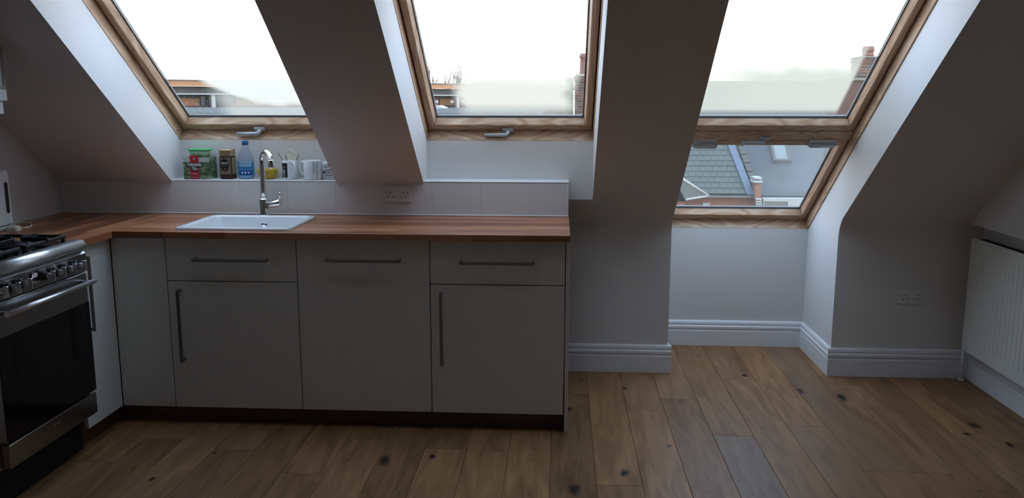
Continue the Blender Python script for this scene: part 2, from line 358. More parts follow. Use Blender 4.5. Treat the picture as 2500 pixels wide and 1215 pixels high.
# skirting boards (moulded top)
SK = [(0, 0), (.018, 0), (.018, .094), (.014, .098), (.014, .104), (.019, .110), (.019, .122), (.013, .128), (.013, .134), (.015, .138), (.012, .150), (.006, .157), (0, .157)]
def skirt(name, a, b, n):                 # from a to b along the wall, n = direction into the room
    a = Vector(a); b = Vector(b); n = Vector(n)
    o = MB().prism(SK, 0, 1, fn=lambda t, p: a.lerp(b, t)+n*p[0]+Vector((0, 0, p[1]))).build(name, 'white_gloss', origin=a); return st(o)
skirt('baseboard_knee', (2.05, KY, 0), (WN[0]+.0178, KY, 0), (0, -1, 0))
skirt('baseboard_niche_left', (WN[0], KY, 0), (WN[0], YN, 0), (1, 0, 0))
skirt('baseboard_niche_back', (WN[0], YN, 0), (WN[1], YN, 0), (0, -1, 0))
skirt('baseboard_niche_right', (WN[1], YN, 0), (WN[1], KY, 0), (-1, 0, 0))
skirt('baseboard_knee_right', (WN[1]-.0178, KY, 0), (XR, KY, 0), (0, -1, 0))
o = skirt('baseboard_right', (XR, KY, 0), (XR, -4.7, 0), (-1, 0, 0))

# ------------------------------------------------------------------ splashback
sp = st(box(XL, 2.066, YT-.0048, YR+.002, ZW-.02, ZL-.0072).build('wall_splashback', 'grout', origin=(0, 0, 0)))
xj = [XL]+[.136+.2485*k for k in range(-2, 8)]+[2.062]
for a, b in zip(xj[:-1], xj[1:]):
    box(a+.0007, b-.0007, YT-.006, YT+.002, ZW+.006, ZL-.008).build('tile', 'tile', sp, bevel=.0008)
st(box(.0, W1[1]+.03, YT-.008, YR+.01, ZL-.007, ZL).build('trim_1', 'white_gloss', bevel=.002))
st(box(W2[0]-.03, 2.070, YT-.008, YR+.01, ZL-.007, ZL).build('trim_2', 'white_gloss', bevel=.002))
st(box(2.062, 2.070, YT-.008, YR, ZW, ZL-.007).build('trim_3', 'white_gloss', bevel=.002))
st(box(XL, 2.066, YT-.010, YT-.001, ZW, ZW+.007).build('trim_4', 'white_gloss', bevel=.002))
st(box(XL-.001, XL+.004, -.297, YT-.008, ZW, ZW+.007).build('trim_5', 'white_gloss', bevel=.001))

# ------------------------------------------------------------------ roof windows
def rail(prof, a0, a1, name, m, parent, kind, edge):
    """prof: (t,d) with t measured inwards from the opening edge; kind says which side of the opening"""
    if kind == 'b': fn = lambda a, p: T(a, edge+p[0], p[1])
    if kind == 't': fn = lambda a, p: T(a, edge-p[0], p[1])
    if kind == 'l': fn = lambda a, p: T(edge+p[0], a, p[1])
    if kind == 'r': fn = lambda a, p: T(edge-p[0], a, p[1])
    return MB().prism(prof, a0, a1, fn=fn).build(name, m, parent)
def mitred(prof, x0, x1, s0, s1, name, parent, kinds='btlr', mx='pine_x', ms='pine_s'):
    def seg(kind):
        vs = []
        for end in (0, 1):
            for (t, d) in prof:
                if kind == 'b': p = (x0+t if end == 0 else x1-t, s0+t, d)
                if kind == 't': p = (x0+t if end == 0 else x1-t, s1-t, d)
                if kind in 'lr': p = (x0+t if kind == 'l' else x1-t, (s0+t*('b' in kinds)) if end == 0 else s1-t*('t' in kinds), d)
                vs.append(T(*p))
        n = len(prof); fs = [tuple(range(n)), tuple(range(n, 2*n))]+[(i, (i+1) % n, n+(i+1) % n, n+i) for i in range(n)]
        return MB().add(vs, fs).build(name, mx if kind in 'bt' else ms, parent, bevel=.0015)
    return [seg(k) for k in kinds]
def build_window(name, x0, x1, s0, s1, fog, bot=.060, sidew=.042, fl='btlr'):
    c = T((x0+x1)/2, s0, D0); w_ = st(thing(name, c))
    mitred([(-.045, D0+.001), (.001, D0+.001), (.001, .338), (.006, .338), (.006, .356), (-.045, .356)], x0, x1, s0 if 'b' in fl else s0-.034, s1 if 't' in fl else s1+.034, 'frame_rail', w_, fl)
    # sash: wider at the bottom rail
    X0, X1, S0, S1 = x0+.007, x1-.007, s0+.007, s1-.007
    P = lambda wd: [(0, .303), (wd-.012, .300), (wd-.010, .302), (wd, .343), (wd, .352), (0, .352)]
    def sash(kind, wd):
        prof = P(wd); vs = []
        for end in (0, 1):
            for (t, d) in prof:
                k = t/wd; side, bt = sidew*k, bot*k
                tp = .055*k
                if kind == 'b': p = (X0+side if end == 0 else X1-side, S0+bt, d)
                if kind == 't': p = (X0+side if end == 0 else X1-side, S1-tp, d)
                if kind == 'l': p = (X0+side, S0+bt if end == 0 else S1-tp, d)
                if kind == 'r': p = (X1-side, S0+bt if end == 0 else S1-tp, d)
                vs.append(T(*p))
        n = len(prof); fs = [tuple(range(n)), tuple(range(n, 2*n))]+[(i, (i+1) % n, n+(i+1) % n, n+i) for i in range(n)]
        MB().add(vs, fs).build('sash_rail', 'pine_x' if kind in 'bt' else 'pine_s', w_, bevel=.0015)
    for k, wd in (('b', bot), ('t', .055), ('l', sidew), ('r', sidew)): sash(k, wd)
    gx0, gx1, gs0, gs1 = X0+sidew, X1-sidew, S0+bot, S1-.055
    def ring(nm, m, t0, t1, d0, d1):
        mb = MB()
        for (a, b, c_, d_) in ((gx0+t0, gx1-t0, gs0+t0, gs0+t1), (gx0+t0, gx1-t0, gs1-t1, gs1-t0), (gx0+t0, gx0+t1, gs0+t1, gs1-t1), (gx1-t1, gx1-t0, gs0+t1, gs1-t1)):
            q = MB().box(a, b, c_, d_, d0, d1).xf(lambda p: T(*p)); mb.add(q.v, q.f)
        return mb.build(nm, m, w_)
    ring('gasket', 'gasket', -.001, .003, .340, .347); ring('spacer', 'spacer', .003, .0065, .348, .354)
    pn = MB().box(gx0-.004, gx1+.004, gs0-.004, gs1+.004, .3475, .3555).xf(lambda p: T(*p)).build('pane', 'pane_glass', w_)
    if fog:
        q = [(gx0+.003, gs0+.003), (gx1-.003, gs0+.003), (gx1-.003, gs1-.003), (gx0+.003, gs1-.003)]
        MB().add([T(a, b, .3468) for a, b in q], [(0, 1, 2, 3)]).build('condensation', fog, pn, uv=[(0, 0), (1, 0), (1, 1), (0, 1)])
    # outer flashing, closes the frame to the roof
    mb = MB()
    for k_, (a, b, c_, d_) in zip('btlr', ((x0-.09, x1+.09, s0-.09, s0-.04), (x0-.09, x1+.09, s1+.04, s1+.09), (x0-.09, x0-.04, s0-.0, s1+.04), (x1+.04, x1+.09, s0-.0, s1+.04))):
        if k_ not in fl: continue
        q = MB().box(a, b, c_, d_, D0, .360).xf(lambda p: T(*p)); mb.add(q.v, q.f)
    mb.build('flashing', 'lead_grey', w_)
    # screw hole plugs on the frame sides
    for xx in (x0+.0015, x1-.0015):
        c_ = T(xx, s0+.055, .262); MB().lathe([(.004, -.0012), (.004, .0012)], c_, 10, 'x').build('screw_plug', 'gap_black', w_)
    return w_
def lever_handle(parent, xc, s, xl):
    r_ = MB().box(xc-.029, xc+.029, s-.013, s+.013, .285, .3005).xf(lambda p: T(*p)).build('handle', 'velux_grey', parent, bevel=.004, seg=2)
    pts = [T(xc, s, .290), T(xc, s-.002, .276), T(xc-.008, s-.003, .268), T(xc-.025, s-.003, .265), T(xl, s-.003, .266)]
    MB().tube(pts, [.012, .011, .0105, .010, .0075], 10).xf(lambda p: p).build('lever', 'velux_grey', r_)

def fog1(u, v, n, dz, ma, ss):
    # bright mist above a bowl-shaped edge that sinks to the right; wet, beaded glass below it
    nn = ma('MULTIPLY', ma('SUBTRACT', n, .5), .10)
    e0 = ma('MULTIPLY', ma('POWER', ma('MAXIMUM', ma('SUBTRACT', .62, u), 0), 2), 1.15)
    h = ma('ADD', ma('SUBTRACT', v, e0), nn)
    dense = ma('MULTIPLY', ma('MULTIPLY', ss(h, .02, .11), ss(u, .13, .24)), ma('SUBTRACT', 1, ss(v, .30, .62)))
    wet = ma('MULTIPLY', ma('MULTIPLY', ss(u, .20, .36), ma('SUBTRACT', 1, ss(v, .12, .24))), .50)
    drops = ma('MULTIPLY', ma('MULTIPLY', ma('SUBTRACT', 1, ss(dz, .10, .27)), ma('SUBTRACT', 1, ss(v, .06, .19))), .65)
    return ma('MAXIMUM', ma('MAXIMUM', ma('MULTIPLY', dense, .94), wet), drops)
def fog2(u, v, n, dz, ma, ss):
    nn = ma('MULTIPLY', ma('SUBTRACT', n, .5), .26); uu = ma('ADD', u, nn)
    sides = ma('MULTIPLY', ss(uu, .10, .24), ma('SUBTRACT', 1, ss(uu, .84, .985)))
    top = ma('SUBTRACT', 1, ss(v, .22, .60))
    f = ma('MULTIPLY', ma('MULTIPLY', sides, top), .985)
    drops = ma('MULTIPLY', ma('MULTIPLY', ma('SUBTRACT', 1, ss(dz, .08, .20)), ma('SUBTRACT', 1, ss(v, .02, .08))), .4)
    return ma('MAXIMUM', ma('MULTIPLY', f, ma('ADD', .30, ma('MULTIPLY', ss(v, .0, .10), .70))), drops)
def fog3(u, v, n, dz, ma, ss):
    nn = ma('MULTIPLY', ma('SUBTRACT', n, .5), .10)
    sides = ma('SUBTRACT', 1, ss(u, .905, .935))
    top = ma('SUBTRACT', 1, ss(ma('ADD', v, nn), .26, .62))
    lft = ma('ADD', .93, ma('MULTIPLY', ss(ma('ADD', u, nn), .10, .42), .07))
    f = ma('MULTIPLY', ma('MULTIPLY', ma('MULTIPLY', sides, top), lft), .985)
    return ma('MULTIPLY', f, ma('ADD', .22, ma('MULTIPLY', ss(v, .015, .06), .78)))
def fog4(u, v, n, dz, ma, ss):
    f = ma('MULTIPLY', ss(ma('ADD', u, ma('MULTIPLY', n, .35)), .62, 1.15), .36)
    return ma('ADD', ma('MULTIPLY', f, ss(v, .02, .35)), .10)
for i, (fb, fc) in enumerate(((fog1, (.40, .345, .265)), (fog2, (.37, .305, .225)), (fog3, (.305, .262, .19)), (fog4, (.20, .195, .18)))): fog_mat('mist_%d' % (i+1), fb, fc)
S0 = .421; STW = 1.76
wa = build_window('window_1', W1[0]+.002, W1[1]-.002, S0, STW, 'mist_1')
wb = build_window('window_2', W2[0]+.002, W2[1]-.002, S0, STW, 'mist_2')
wc = build_window('window_3', WN[0]+.002, WN[1]-.006, S0, STW, 'mist_3', fl='tlr')
wd_ = build_window('window_4', WN[0]+.002, WN[1]-.006, sn, .352, 'mist_4', bot=.064, fl='blr')
mb = MB().box(WN[0]+.004, WN[1]-.008, .352+.004, S0+.003, .299, .356).xf(lambda p: T(*p)); mb.build('mullion', 'pine_x', wc, bevel=.002)
def slope_x(u, v, d):
    n = Vector((0, SN, CT)); r_ = ray(u, v); t = (d-n.dot(CAM-Vector((0, KY, KZ))))/n.dot(r_); X = CAM+r_*t
    return X.x, (X-Vector((0, KY, KZ))).dot(Vector((0, -CT, SN)))
for wnd, (u, v), ul in ((wa, (634, 314), 571), (wb, (1240, 317), 1181)):
    xc, s_ = slope_x(u, v, .294); xl = slope_x(ul, v+8, .25)[0]; lever_handle(wnd, xc, s_, xl)
# grey clips and the small ventilation handle on the lower niche window
for k, (ua, ub, v, d) in enumerate(((1690, 1752, 356, .285), (1809, 1870, 346, .28), (1972, 2040, 354, .285))):
    xa, s_ = slope_x(ua, v, d); xb, _ = slope_x(ub, v, d)
    h = MB().tube([T(xa+.004, s_, d+.004), T(xa+.012, s_-.002, d-.004), T(xb-.012, s_-.002, d-.004), T(xb-.004, s_, d+.004)], [.008, .010, .010, .008], 10).build('handle', 'velux_grey', wd_)
    if k == 1:
        xr, sr = slope_x(1866, 337, .296); MB().box(xr-.026, xr+.026, sr-.016, sr+.016, .286, .2985).xf(lambda p: T(*p)).build('rose', 'velux_grey', h, bevel=.003)
    else: MB().box(xa+.006, xb-.006, s_+.004, s_+.034, d+.004, .301).xf(lambda p: T(*p)).build('bracket', 'velux_grey', h, bevel=.003)

# ------------------------------------------------------------------ kitchen: base units
A = .2528
def bar_handle(parent, p0, p1, out, off=.035):
    p0 = Vector(p0); p1 = Vector(p1); out = Vector(out); ax = (p1-p0).normalized(); q = MB()
    up = ax.cross(out)
    def bx(c0, c1, h1, h2):
        # square bar from c0 to c1 with half sizes along up and out
        dirv = (c1-c0).normalized(); a = up if abs(dirv.dot(up)) < .5 else ax; b = dirv.cross(a)
        vs = [c+a*h1*i+b*h2*j for c in (c0, c1) for (i, j) in ((-1, -1), (1, -1), (1, 1), (-1, 1))]
        q.add(vs, [(0, 1, 2, 3), (4, 5, 6, 7), (0, 1, 5, 4), (1, 2, 6, 5), (2, 3, 7, 6), (3, 0, 4, 7)])
    bx(p0+out*off, p1+out*off, .007, .006)
    bx(p0+ax*.008, p0+ax*.008+out*(off-.004), .007, .007); bx(p1-ax*.008, p1-ax*.008+out*(off-.004), .007, .007)
    return q.build('handle', 'handle_steel', parent, bevel=.003, seg=2)
g = .0021; DT = .019
def panel(x0, x1, z0, z1, nm, parent): return box(x0+g, x1-g, 0, DT, z0+g, z1-g).build(nm, 'cabinet', parent, bevel=.0012)
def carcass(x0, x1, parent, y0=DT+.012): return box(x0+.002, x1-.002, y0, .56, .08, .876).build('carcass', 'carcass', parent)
u1 = thing('base_cabinet', (A+.3, .28, .08), 'white base unit with drawer and door below the sink', 'cabinet', 'white kitchen base units')
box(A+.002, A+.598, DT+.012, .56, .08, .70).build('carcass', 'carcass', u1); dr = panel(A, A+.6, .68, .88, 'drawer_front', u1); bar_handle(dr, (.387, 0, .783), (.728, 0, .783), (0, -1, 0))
dd = panel(A, A+.6, .08, .68, 'door', u1); bar_handle(dd, (.312, 0, .308), (.312, 0, .645), (0, -1, 0))
u2 = thing('dishwasher_cabinet', (A+.9, .28, .08), 'white unit with one tall full-height door and a level handle', 'cabinet', 'white kitchen base units')
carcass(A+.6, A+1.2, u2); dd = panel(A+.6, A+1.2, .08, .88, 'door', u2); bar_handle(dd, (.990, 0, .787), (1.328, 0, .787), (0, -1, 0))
u3 = thing('base_cabinet', (A+1.5, .28, .08), 'white base unit with drawer and door at the free end of the worktop', 'cabinet', 'white kitchen base units')
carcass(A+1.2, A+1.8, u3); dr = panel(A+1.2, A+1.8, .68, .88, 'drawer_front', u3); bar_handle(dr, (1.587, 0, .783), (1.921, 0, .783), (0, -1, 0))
dd = panel(A+1.2, A+1.8, .08, .68, 'door', u3); bar_handle(dd, (1.505, 0, .311), (1.505, 0, .646), (0, -1, 0))
u4 = thing('corner_cabinet', (-.1, .2, .08), 'white corner unit with blank filler panel and narrow door beside the cooker', 'cabinet', 'white kitchen base units')
panel(0, A, .08, .88, 'filler_panel', u4)
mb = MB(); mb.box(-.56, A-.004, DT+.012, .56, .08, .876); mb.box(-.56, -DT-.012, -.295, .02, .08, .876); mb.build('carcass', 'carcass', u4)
dl = box(-DT, 0, -.292, -.003, .08+g, .88-g).build('door', 'cabinet', u4, bevel=.0012)
bar_handle(dl, (0, -.245, .508), (0, -.245, .835), (1, 0, 0))
tag(box(A+1.8+.003, A+1.8+.019, 0.0, .575, .0, .878).build('end_panel', 'cabinet', bevel=.001), 'tall thin white end panel closing the run of base units', 'panel')
pl = thing('plinth', (.9, .06, 0), 'dark brown wooden kickboard under the white base units', 'plinth')
box(-.06, A+1.8, .055, .071, .001, .079).build('kickboard', 'plinth_wood', pl); box(-.076, -.06, -.295, .071, .001, .079).build('kickboard', 'plinth_wood', pl)

# worktop with sink cut-out
SXa, SXb, SYa, SYb = .282, .815, .032, .478
wt = thing('worktop', (.75, .28, .88), 'L-shaped reddish wood block worktop on the white base units', 'worktop')
mb = MB(); xa, xb, ya, yb = .030, 2.073, -.030, YT-.004
for q in ((xa, xb, ya, SYa+.012), (xa, xb, SYb-.012, yb), (xa, SXa+.012, SYa+.012, SYb-.012), (SXb-.012, xb, SYa+.012, SYb-.012)): mb.box(*q, .880, ZW)
mb.build('worktop_section', 'worktop_x', wt)
box(XL+.001, .0295, -.297, YT-.004, .880, ZW).build('worktop_section', 'worktop_y', wt)

# sink
cx, cy, hx, hy = (SXa+SXb)/2, (SYa+SYb)/2, (SXb-SXa)/2, (SYb-SYa)/2
rings = [rrect(cx, cy, hx, hy, .03, ZW+.0005), rrect(cx, cy, hx, hy, .03, ZW+.008), rrect(cx, cy, hx-.004, hy-.004, .028, ZW+.012), rrect(cx, cy, hx-.022, hy-.022, .028, ZW+.011),
         rrect(cx, cy, hx-.030, hy-.030, .03, ZW+.003), rrect(cx, cy, hx-.040, hy-.040, .04, ZW-.16), rrect(cx, cy, hx-.075, hy-.075, .04, ZW-.185)]
sk = thing('sink', (cx, cy, ZW), 'white ceramic inset sink in the wooden worktop', 'sink')
mb = MB(); mb.loft(rings, cap0=False, cap1=True, smooth=True); mb.build('basin', 'ceramic', sk)
ofl = CAM+ray(645, 552)*((cy+hy-.034-CAM.y)/ray(645, 552).y)
MB().lathe([(.006, -.002), (.018, -.003), (.019, 0), (.019, .006)], (ofl.x, ofl.y-.001, ofl.z), 18, 'y').build('overflow', 'chrome', sk)
MB().lathe([(.038, -.004), (.036, .0), (.012, .002), (.010, -.002)], (cx, cy, ZW-.184), 24).build('drain', 'chrome', sk)

# mixer tap
tx, ty = .527, .533
tp = thing('mixer_tap', (tx, ty, ZW), 'tall chrome mixer tap behind the white sink', 'tap')
MB().lathe([(.027, 0), (.027, .004), (.023, .008), (.023, .082), (.021, .086), (.014, .090)], (tx, ty, ZW+.0005), 26).build('tap_body', 'chrome', tp)
pts = [(tx, ty, ZW+.088)]+[(tx, ty, ZW+.088+.19*k/6) for k in range(1, 7)]
ex, ey = .078, -.095                      # spout direction
ztop = ZW+.278
for k in range(1, 9):
    a = R(180-165*k/8); c_ = (1+math.cos(a))/2*1.02; pts.append((tx+ex*c_, ty+ey*c_, ztop+.048*math.sin(a)))
pts.append((tx+ex*1.05, ty+ey*1.05, ztop-.003))
MB().tube(pts, [.0135]*len(pts), 16).build('spout', 'chrome', tp)
e_ = Vector(pts[-1]); MB().lathe([(.0145, -.026), (.016, -.02), (.016, .012), (.0137, .016)], e_, 20).build('aerator', 'chrome', tp)
lv = MB().tube([(tx+.016, ty-.006, ZW+.055), (tx+.055, ty-.022, ZW+.062), (tx+.100, ty-.038, ZW+.074)], [.019, .018, .017], 16).build('lever_housing', 'chrome', tp)
MB().tube([(tx+.094, ty-.037, ZW+.085), (tx+.095, ty-.037, ZW+.112), (tx+.095, ty-.037, ZW+.124)], [.003, .0035, .0045], 10).build('lever', 'chrome', lv)

# sockets
def socket(name_label, x0, z0, y):
    s_ = thing('wall_socket', (x0+.073, y, z0), name_label, 'socket', 'white double plug sockets')
    p_ = box(x0, x0+.146, y-.010, y, z0, z0+.086).build('plate', 'socket_white', s_, bevel=.003, seg=2); yy = y-.0104
    for k, cx_ in enumerate((x0+.040, x0+.106)):
        box(cx_-.002, cx_+.002, yy-.0004, yy+.006, z0+.046, z0+.054).build('pin_slot', 'gap_black', p_)
        for dx in (-.011, .011): box(cx_+dx-.0035, cx_+dx+.0035, yy-.0004, yy+.006, z0+.0255, z0+.0295).build('pin_slot', 'gap_black', p_)
        sx_ = cx_-.020 if k == 0 else cx_+.020
        r_ = box(sx_-.006, sx_+.006, yy-.0025, yy+.004, z0+.040, z0+.060).build('switch', 'socket_white', p_, bevel=.001)
        box(sx_-.0022, sx_+.0022, yy-.0031, yy, z0+.047, z0+.051).build('switch_marker', 'black_plastic', r_)
    return s_
socket('white double plug socket on the splashback tiles', 1.128, .976, YT-.0062)
socket('white double plug socket on the low wall beside the radiator', 3.846, .408, KY-.0002)

# ------------------------------------------------------------------ cooker
OX, OY0, OY1 = .053, -.902, -.302
ov = thing('cooker', (-.26, -.6, 0), 'freestanding stainless steel gas cooker with black oven door', 'cooker')
box(-.55, OX-.03, OY0, OY1, .165, .895).build('body', 'steel', ov, bevel=.002)
box(-.50, -.02, OY0+.01, OY1-.01, .001, .165).build('base', 'gap_black', ov)
for yy in (OY0+.05, OY1-.05): MB().lathe([(.022, 0), (.022, .01), (.014, .02), (.014, .17)], (-.12, yy, 0.001), 14).build('foot', 'black_plastic', ov)
# hob plate and rounded front edge
box(-.56, OX-.025, OY0, OY1, .895, .908).build('hob', 'black_glass', ov, bevel=.002)
prof = [(OX-.03, .884)]+[(OX-.012+.024*math.cos(R(a)), .884+.034*math.sin(R(a))) for a in range(0, 91, 6)]+[(OX-.03, .918)]
fe = MB().prism(prof, OY0, OY1, 'y').build('front_edge', 'steel_bright', ov)
for p_ in fe.data.polygons: p_.use_smooth = len(p_.vertices) == 4 and abs(p_.normal.y) < .5 and p_.normal.x > -.2
prof = [(OX-.03, .883), (OX+.006, .883), (OX-.004, .872), (OX-.004, .868), (OX+.006, .860), (OX+.006, .786), (OX-.03, .786)]
cp_ = MB().prism(prof, OY0, OY1, 'y').build('control_panel', 'steel', ov)
kx = OX+.006
for (u, v) in ((2, 702), (33, 694), (62, 685), (119, 666), (146, 658), (172, 650), (196, 643)):
    q = CAM+ray(u, v)*((kx+.035-CAM.x)/ray(u, v).x); yy = q.y+.004; zz = .828
    kb = MB().lathe([(.019, 0), (.019, .018), (.017, .022)], (kx, yy, zz), 20, 'x').build('knob', 'black_plastic', cp_)
    MB().lathe([(.012, .0), (.012, .026), (.010, .030)], (kx+.018, yy, zz), 16, 'x').build('knob_cap', 'steel_bright', kb)
    box(kx+.040, kx+.058, yy-.0045, yy+.0045, zz-.020, zz+.020).build('knob_grip', 'steel_bright', kb, bevel=.0018)
# clock
q0 = CAM+ray(73, 678)*((kx-CAM.x)/ray(73, 678).x); q1 = CAM+ray(93, 661)*((kx-CAM.x)/ray(93, 661).x)
yc0, yc1 = q0.y, q1.y; zc = .836
cl = box(kx-.001, kx+.003, yc0, yc1, zc-.014, zc+.016).build('clock_display', 'black_glass', cp_)
lettering('6:01', .024, lambda a, b: (kx+.0034, (yc0+yc1)/2+a, zc+.001+b), 'display_white', cl, sx=.9)
for k in range(3): MB().lathe([(.004, 0), (.004, .006)], (kx, yc0+.008+k*.018, zc-.026), 10, 'x').build('clock_button', 'steel_bright', cp_)
# door
od = box(OX-.03, OX+.004, OY0+.004, OY1-.004, .268, .781).build('oven_door', 'steel', ov, bevel=.003)
box(OX-.0, OX+.0065, OY0+.006, OY1-.006, .272, .655).build('door_glass', 'black_glass', od, bevel=.001)
box(OX+.004, OX+.0072, OY0+.09, OY1-.09, .375, .640).build('window', 'black_glass', od)
MB().tube([(OX+.046, OY0+.014, .745), (OX+.046, OY1-.020, .745)], .0105, 16).build('door_handle', 'steel_bright', od)
for yy in (OY0+.035, OY1-.035): MB().tube([(OX, yy, .745), (OX+.042, yy, .745)], .007, 10).build('handle_bracket', 'steel', od)
dw = box(OX-.03, OX+.003, OY0+.014, OY1-.004, .168, .258).build('storage_drawer', 'steel', ov, bevel=.003)
lettering('smeg', .022, lambda a, b: (OX+.0034, -.60+a, .232+b), 'steel_bright', dw)
# pan supports and burners
for (bx_, by_, rr) in ((-.13, -.45, .045), (-.13, -.75, .036), (-.40, -.45, .036), (-.40, -.75, .05)):
    bu = MB().lathe([(rr*1.25, .9085), (rr*1.25, .916), (rr, .918), (rr, .926), (rr*.4, .930)], (bx_, by_, 0), 22).build('burner', 'black_iron', ov)
for yk in (-.45, -.75):
    q = MB()
    for x_ in (-.53, -.27, -.015): q.box(x_-.006, x_+.006, yk-.135, yk+.135, .925, .938)
    for y_ in (yk-.13, yk+.13): q.box(-.53, -.015, y_-.006, y_+.006, .925, .938)
    for cx_ in (-.13, -.40):
        for (dx, dy) in ((1, 0), (-1, 0), (0, 1), (0, -1)):
            a0, a1 = .022, .125
            x0_, x1_ = sorted((cx_+dx*a0, cx_+dx*a1)) if dx else (cx_-.005, cx_+.005)
            y0_, y1_ = sorted((yk+dy*a0, yk+dy*a1)) if dy else (yk-.005, yk+.005)
            q.box(x0_, x1_, y0_, y1_, .930, .948)
    for x_ in (-.525, -.02):
        for y_ in (yk-.125, yk+.125): q.box(x_-.006, x_+.006, y_-.006, y_+.006, .908, .93)
    q.build('pan_support', 'black_iron', ov, bevel=.002)

# cooker hood on the left wall
hd = thing('cooker_hood', (-.39, -.6, 1.43), 'white cooker hood with steel framed glass front above the gas cooker', 'cooker hood')
HX = -.212
box(XL+.001, HX, -.90, -.300, 1.482, 1.530).build('hood_base', 'plastic_white', hd, bevel=.003)
box(XL+.02, HX-.012, -.86, -.312, 1.430, 1.480).build('filter_box', 'plastic_white', hd, bevel=.003)
box(XL+.001, HX-.012, -.90, -.305, 1.530, 1.695).build('hood_body', 'plastic_white', hd, bevel=.003)
fr = MB(); 
for (y0, y1, z0, z1) in ((-.90, -.302, 1.531, 1.543), (-.90, -.302, 1.683, 1.695), (-.314, -.302, 1.543, 1.683), (-.90, -.888, 1.543, 1.683)): fr.box(HX-.012, HX, y0, y1, z0, z1)
fr = fr.build('front_frame', 'handle_steel', hd); box(HX-.011, HX-.006, -.888, -.314, 1.543, 1.683).build('front_glass', 'plastic_white', fr)
box(XL+.001, HX-.03, -.86, -.34, 1.695, 1.745).build('upper_housing', 'plastic_white', hd, bevel=.02, seg=4)

# tall white appliance, its plug and cord
ap = thing('kitchen_appliance', (-.50, -.06, ZW), 'tall white appliance with dark rounded slot standing on the worktop corner', 'appliance')
q = [(x, y, z) for z in (0,) for x, y in ()]
AXc, AYc = -.517, -.080
mb = MB(); mb.loft([rrect(AXc, AYc, .055, .115, .012, ZW+.024), rrect(AXc, AYc, .054, .112, .012, ZW+.26), rrect(AXc, AYc, .050, .108, .010, ZW+.268)], smooth=False); mb.build('body', 'plastic_white', ap)
box(AXc-.055, AXc+.056, AYc-.116, AYc+.116, ZW+.0005, ZW+.020).build('base', 'plastic_white', ap, bevel=.004)
box(AXc-.052, AXc+.0535, AYc-.113, AYc+.113, ZW+.020, ZW+.024).build('base_seam', 'black_plastic', ap)
sl = [(AYc+.080+.011*math.cos(R(a)), ZW+.205+.011*math.sin(R(a))) for a in range(0, 181, 20)]+[(AYc+.080+.011*math.cos(R(a)), ZW+.085+.011*math.sin(R(a))) for a in range(180, 361, 20)]
MB().prism(sl, AXc+.050, AXc+.0562, 'x').build('slot_window', 'black_glass', ap)
pg = thing('power_plug', (-.44, .045, ZW), 'white three pin plug lying on the worktop beside the tall appliance', 'plug')
c0 = pixz(34, 563, ZW); px, py = max(c0.x, AXc+.086), c0.y
mb = MB(); mb.loft([rrect(px, py, .026, .022, .010, ZW+.0008), rrect(px, py, .026, .022, .010, ZW+.016), rrect(px, py, .020, .017, .008, ZW+.022)]); mb.build('plug_body', 'plastic_cream', pg)
for (dx, dy) in ((0, .010), (-.010, -.008), (.010, -.008)): box(px+dx-.003, px+dx+.003, py+dy-.002, py+dy+.002, ZW+.020, ZW+.036).build('pin', 'steel_bright', pg)
cw = [pixz(50, 557, ZW+.004), pixz(62, 556, ZW+.004), pixz(74, 552, ZW+.004), pixz(77, 547, ZW+.004), pixz(68, 544, ZW+.004), pixz(50, 544, ZW+.004), pixz(34, 546, ZW+.004), Vector((AXc+.064, AYc+.118, ZW+.004))]
cw = [Vector((px+.02, py, ZW+.010))]+cw
# smooth the cord
def cat(P, n=6):
    P = [Vector(p) for p in P]; out = []
    for i in range(len(P)-1):
        a, b, c_, d = P[max(i-1, 0)], P[i], P[i+1], P[min(i+2, len(P)-1)]
        for k in range(n):
            t = k/n; out.append(.5*((2*b)+(c_-a)*t+(2*a-5*b+4*c_-d)*t*t+(3*b-a-3*c_+d)*t**3))
    return out+[P[-1]]
MB().tube(cat(cw), .0035, 8).build('power_cord', 'plastic_cream', pg)

# ------------------------------------------------------------------ things on the window ledge
mat('box_green', (.16, .22, .15), .55); mat('box_pale', (.42, .47, .40), .55, var=.45, vscale=20)
mat('print_red', (.42, .02, .03), .5); mat('print_black', (.012, .012, .014), .5); mat('print_white', (.80, .80, .78), .5)
mat('lid_green', (.06, .50, .14), .4); mat('gold', (.50, .36, .20), .33, metal=.8); mat('coffee', (.035, .016, .01), .6, var=.4, vscale=60)
mat('label_gold', (.34, .27, .18), .35, metal=.5); mat('cap_blue', (.03, .13, .36), .4); mat('label_blue', (.045, .20, .42), .5); mat('label_pale', (.30, .52, .66), .5)
mat('label_navy', (.012, .06, .26), .5); mat('bowl_yellow', (.52, .33, .02), .3); mat('mug_white', (.76, .78, .80), .2); mat('stripe_grey', (.18, .20, .24), .5); mat('print_grey', (.25, .26, .28), .5)
Zb = ZL+.0004
nt = M['box_green'].node_tree; co = node(nt, 'ShaderNodeTexCoord'); mp = node(nt, 'ShaderNodeMapping'); mp.inputs['Scale'].default_value = (16, 16, 42)
n1 = node(nt, 'ShaderNodeTexNoise'); n1.inputs['Scale'].default_value = 1.3; n1.inputs['Detail'].default_value = 7; n1.inputs['Roughness'].default_value = .65; cr = node(nt, 'ShaderNodeValToRGB'); el = cr.color_ramp.elements
el[0].position = .36; el[0].color = (.022, .035, .022, 1); el[1].position = .68; el[1].color = (.40, .44, .36, 1); e = el.new(.50); e.color = (.10, .16, .07, 1)
nt.links.new(co.outputs['Object'], mp.inputs[0]); nt.links.new(mp.outputs[0], n1.inputs['Vector']); nt.links.new(n1.outputs['Fac'], cr.inputs[0]); nt.links.new(cr.outputs[0], nt.nodes['Principled BSDF'].inputs['Base Color'])
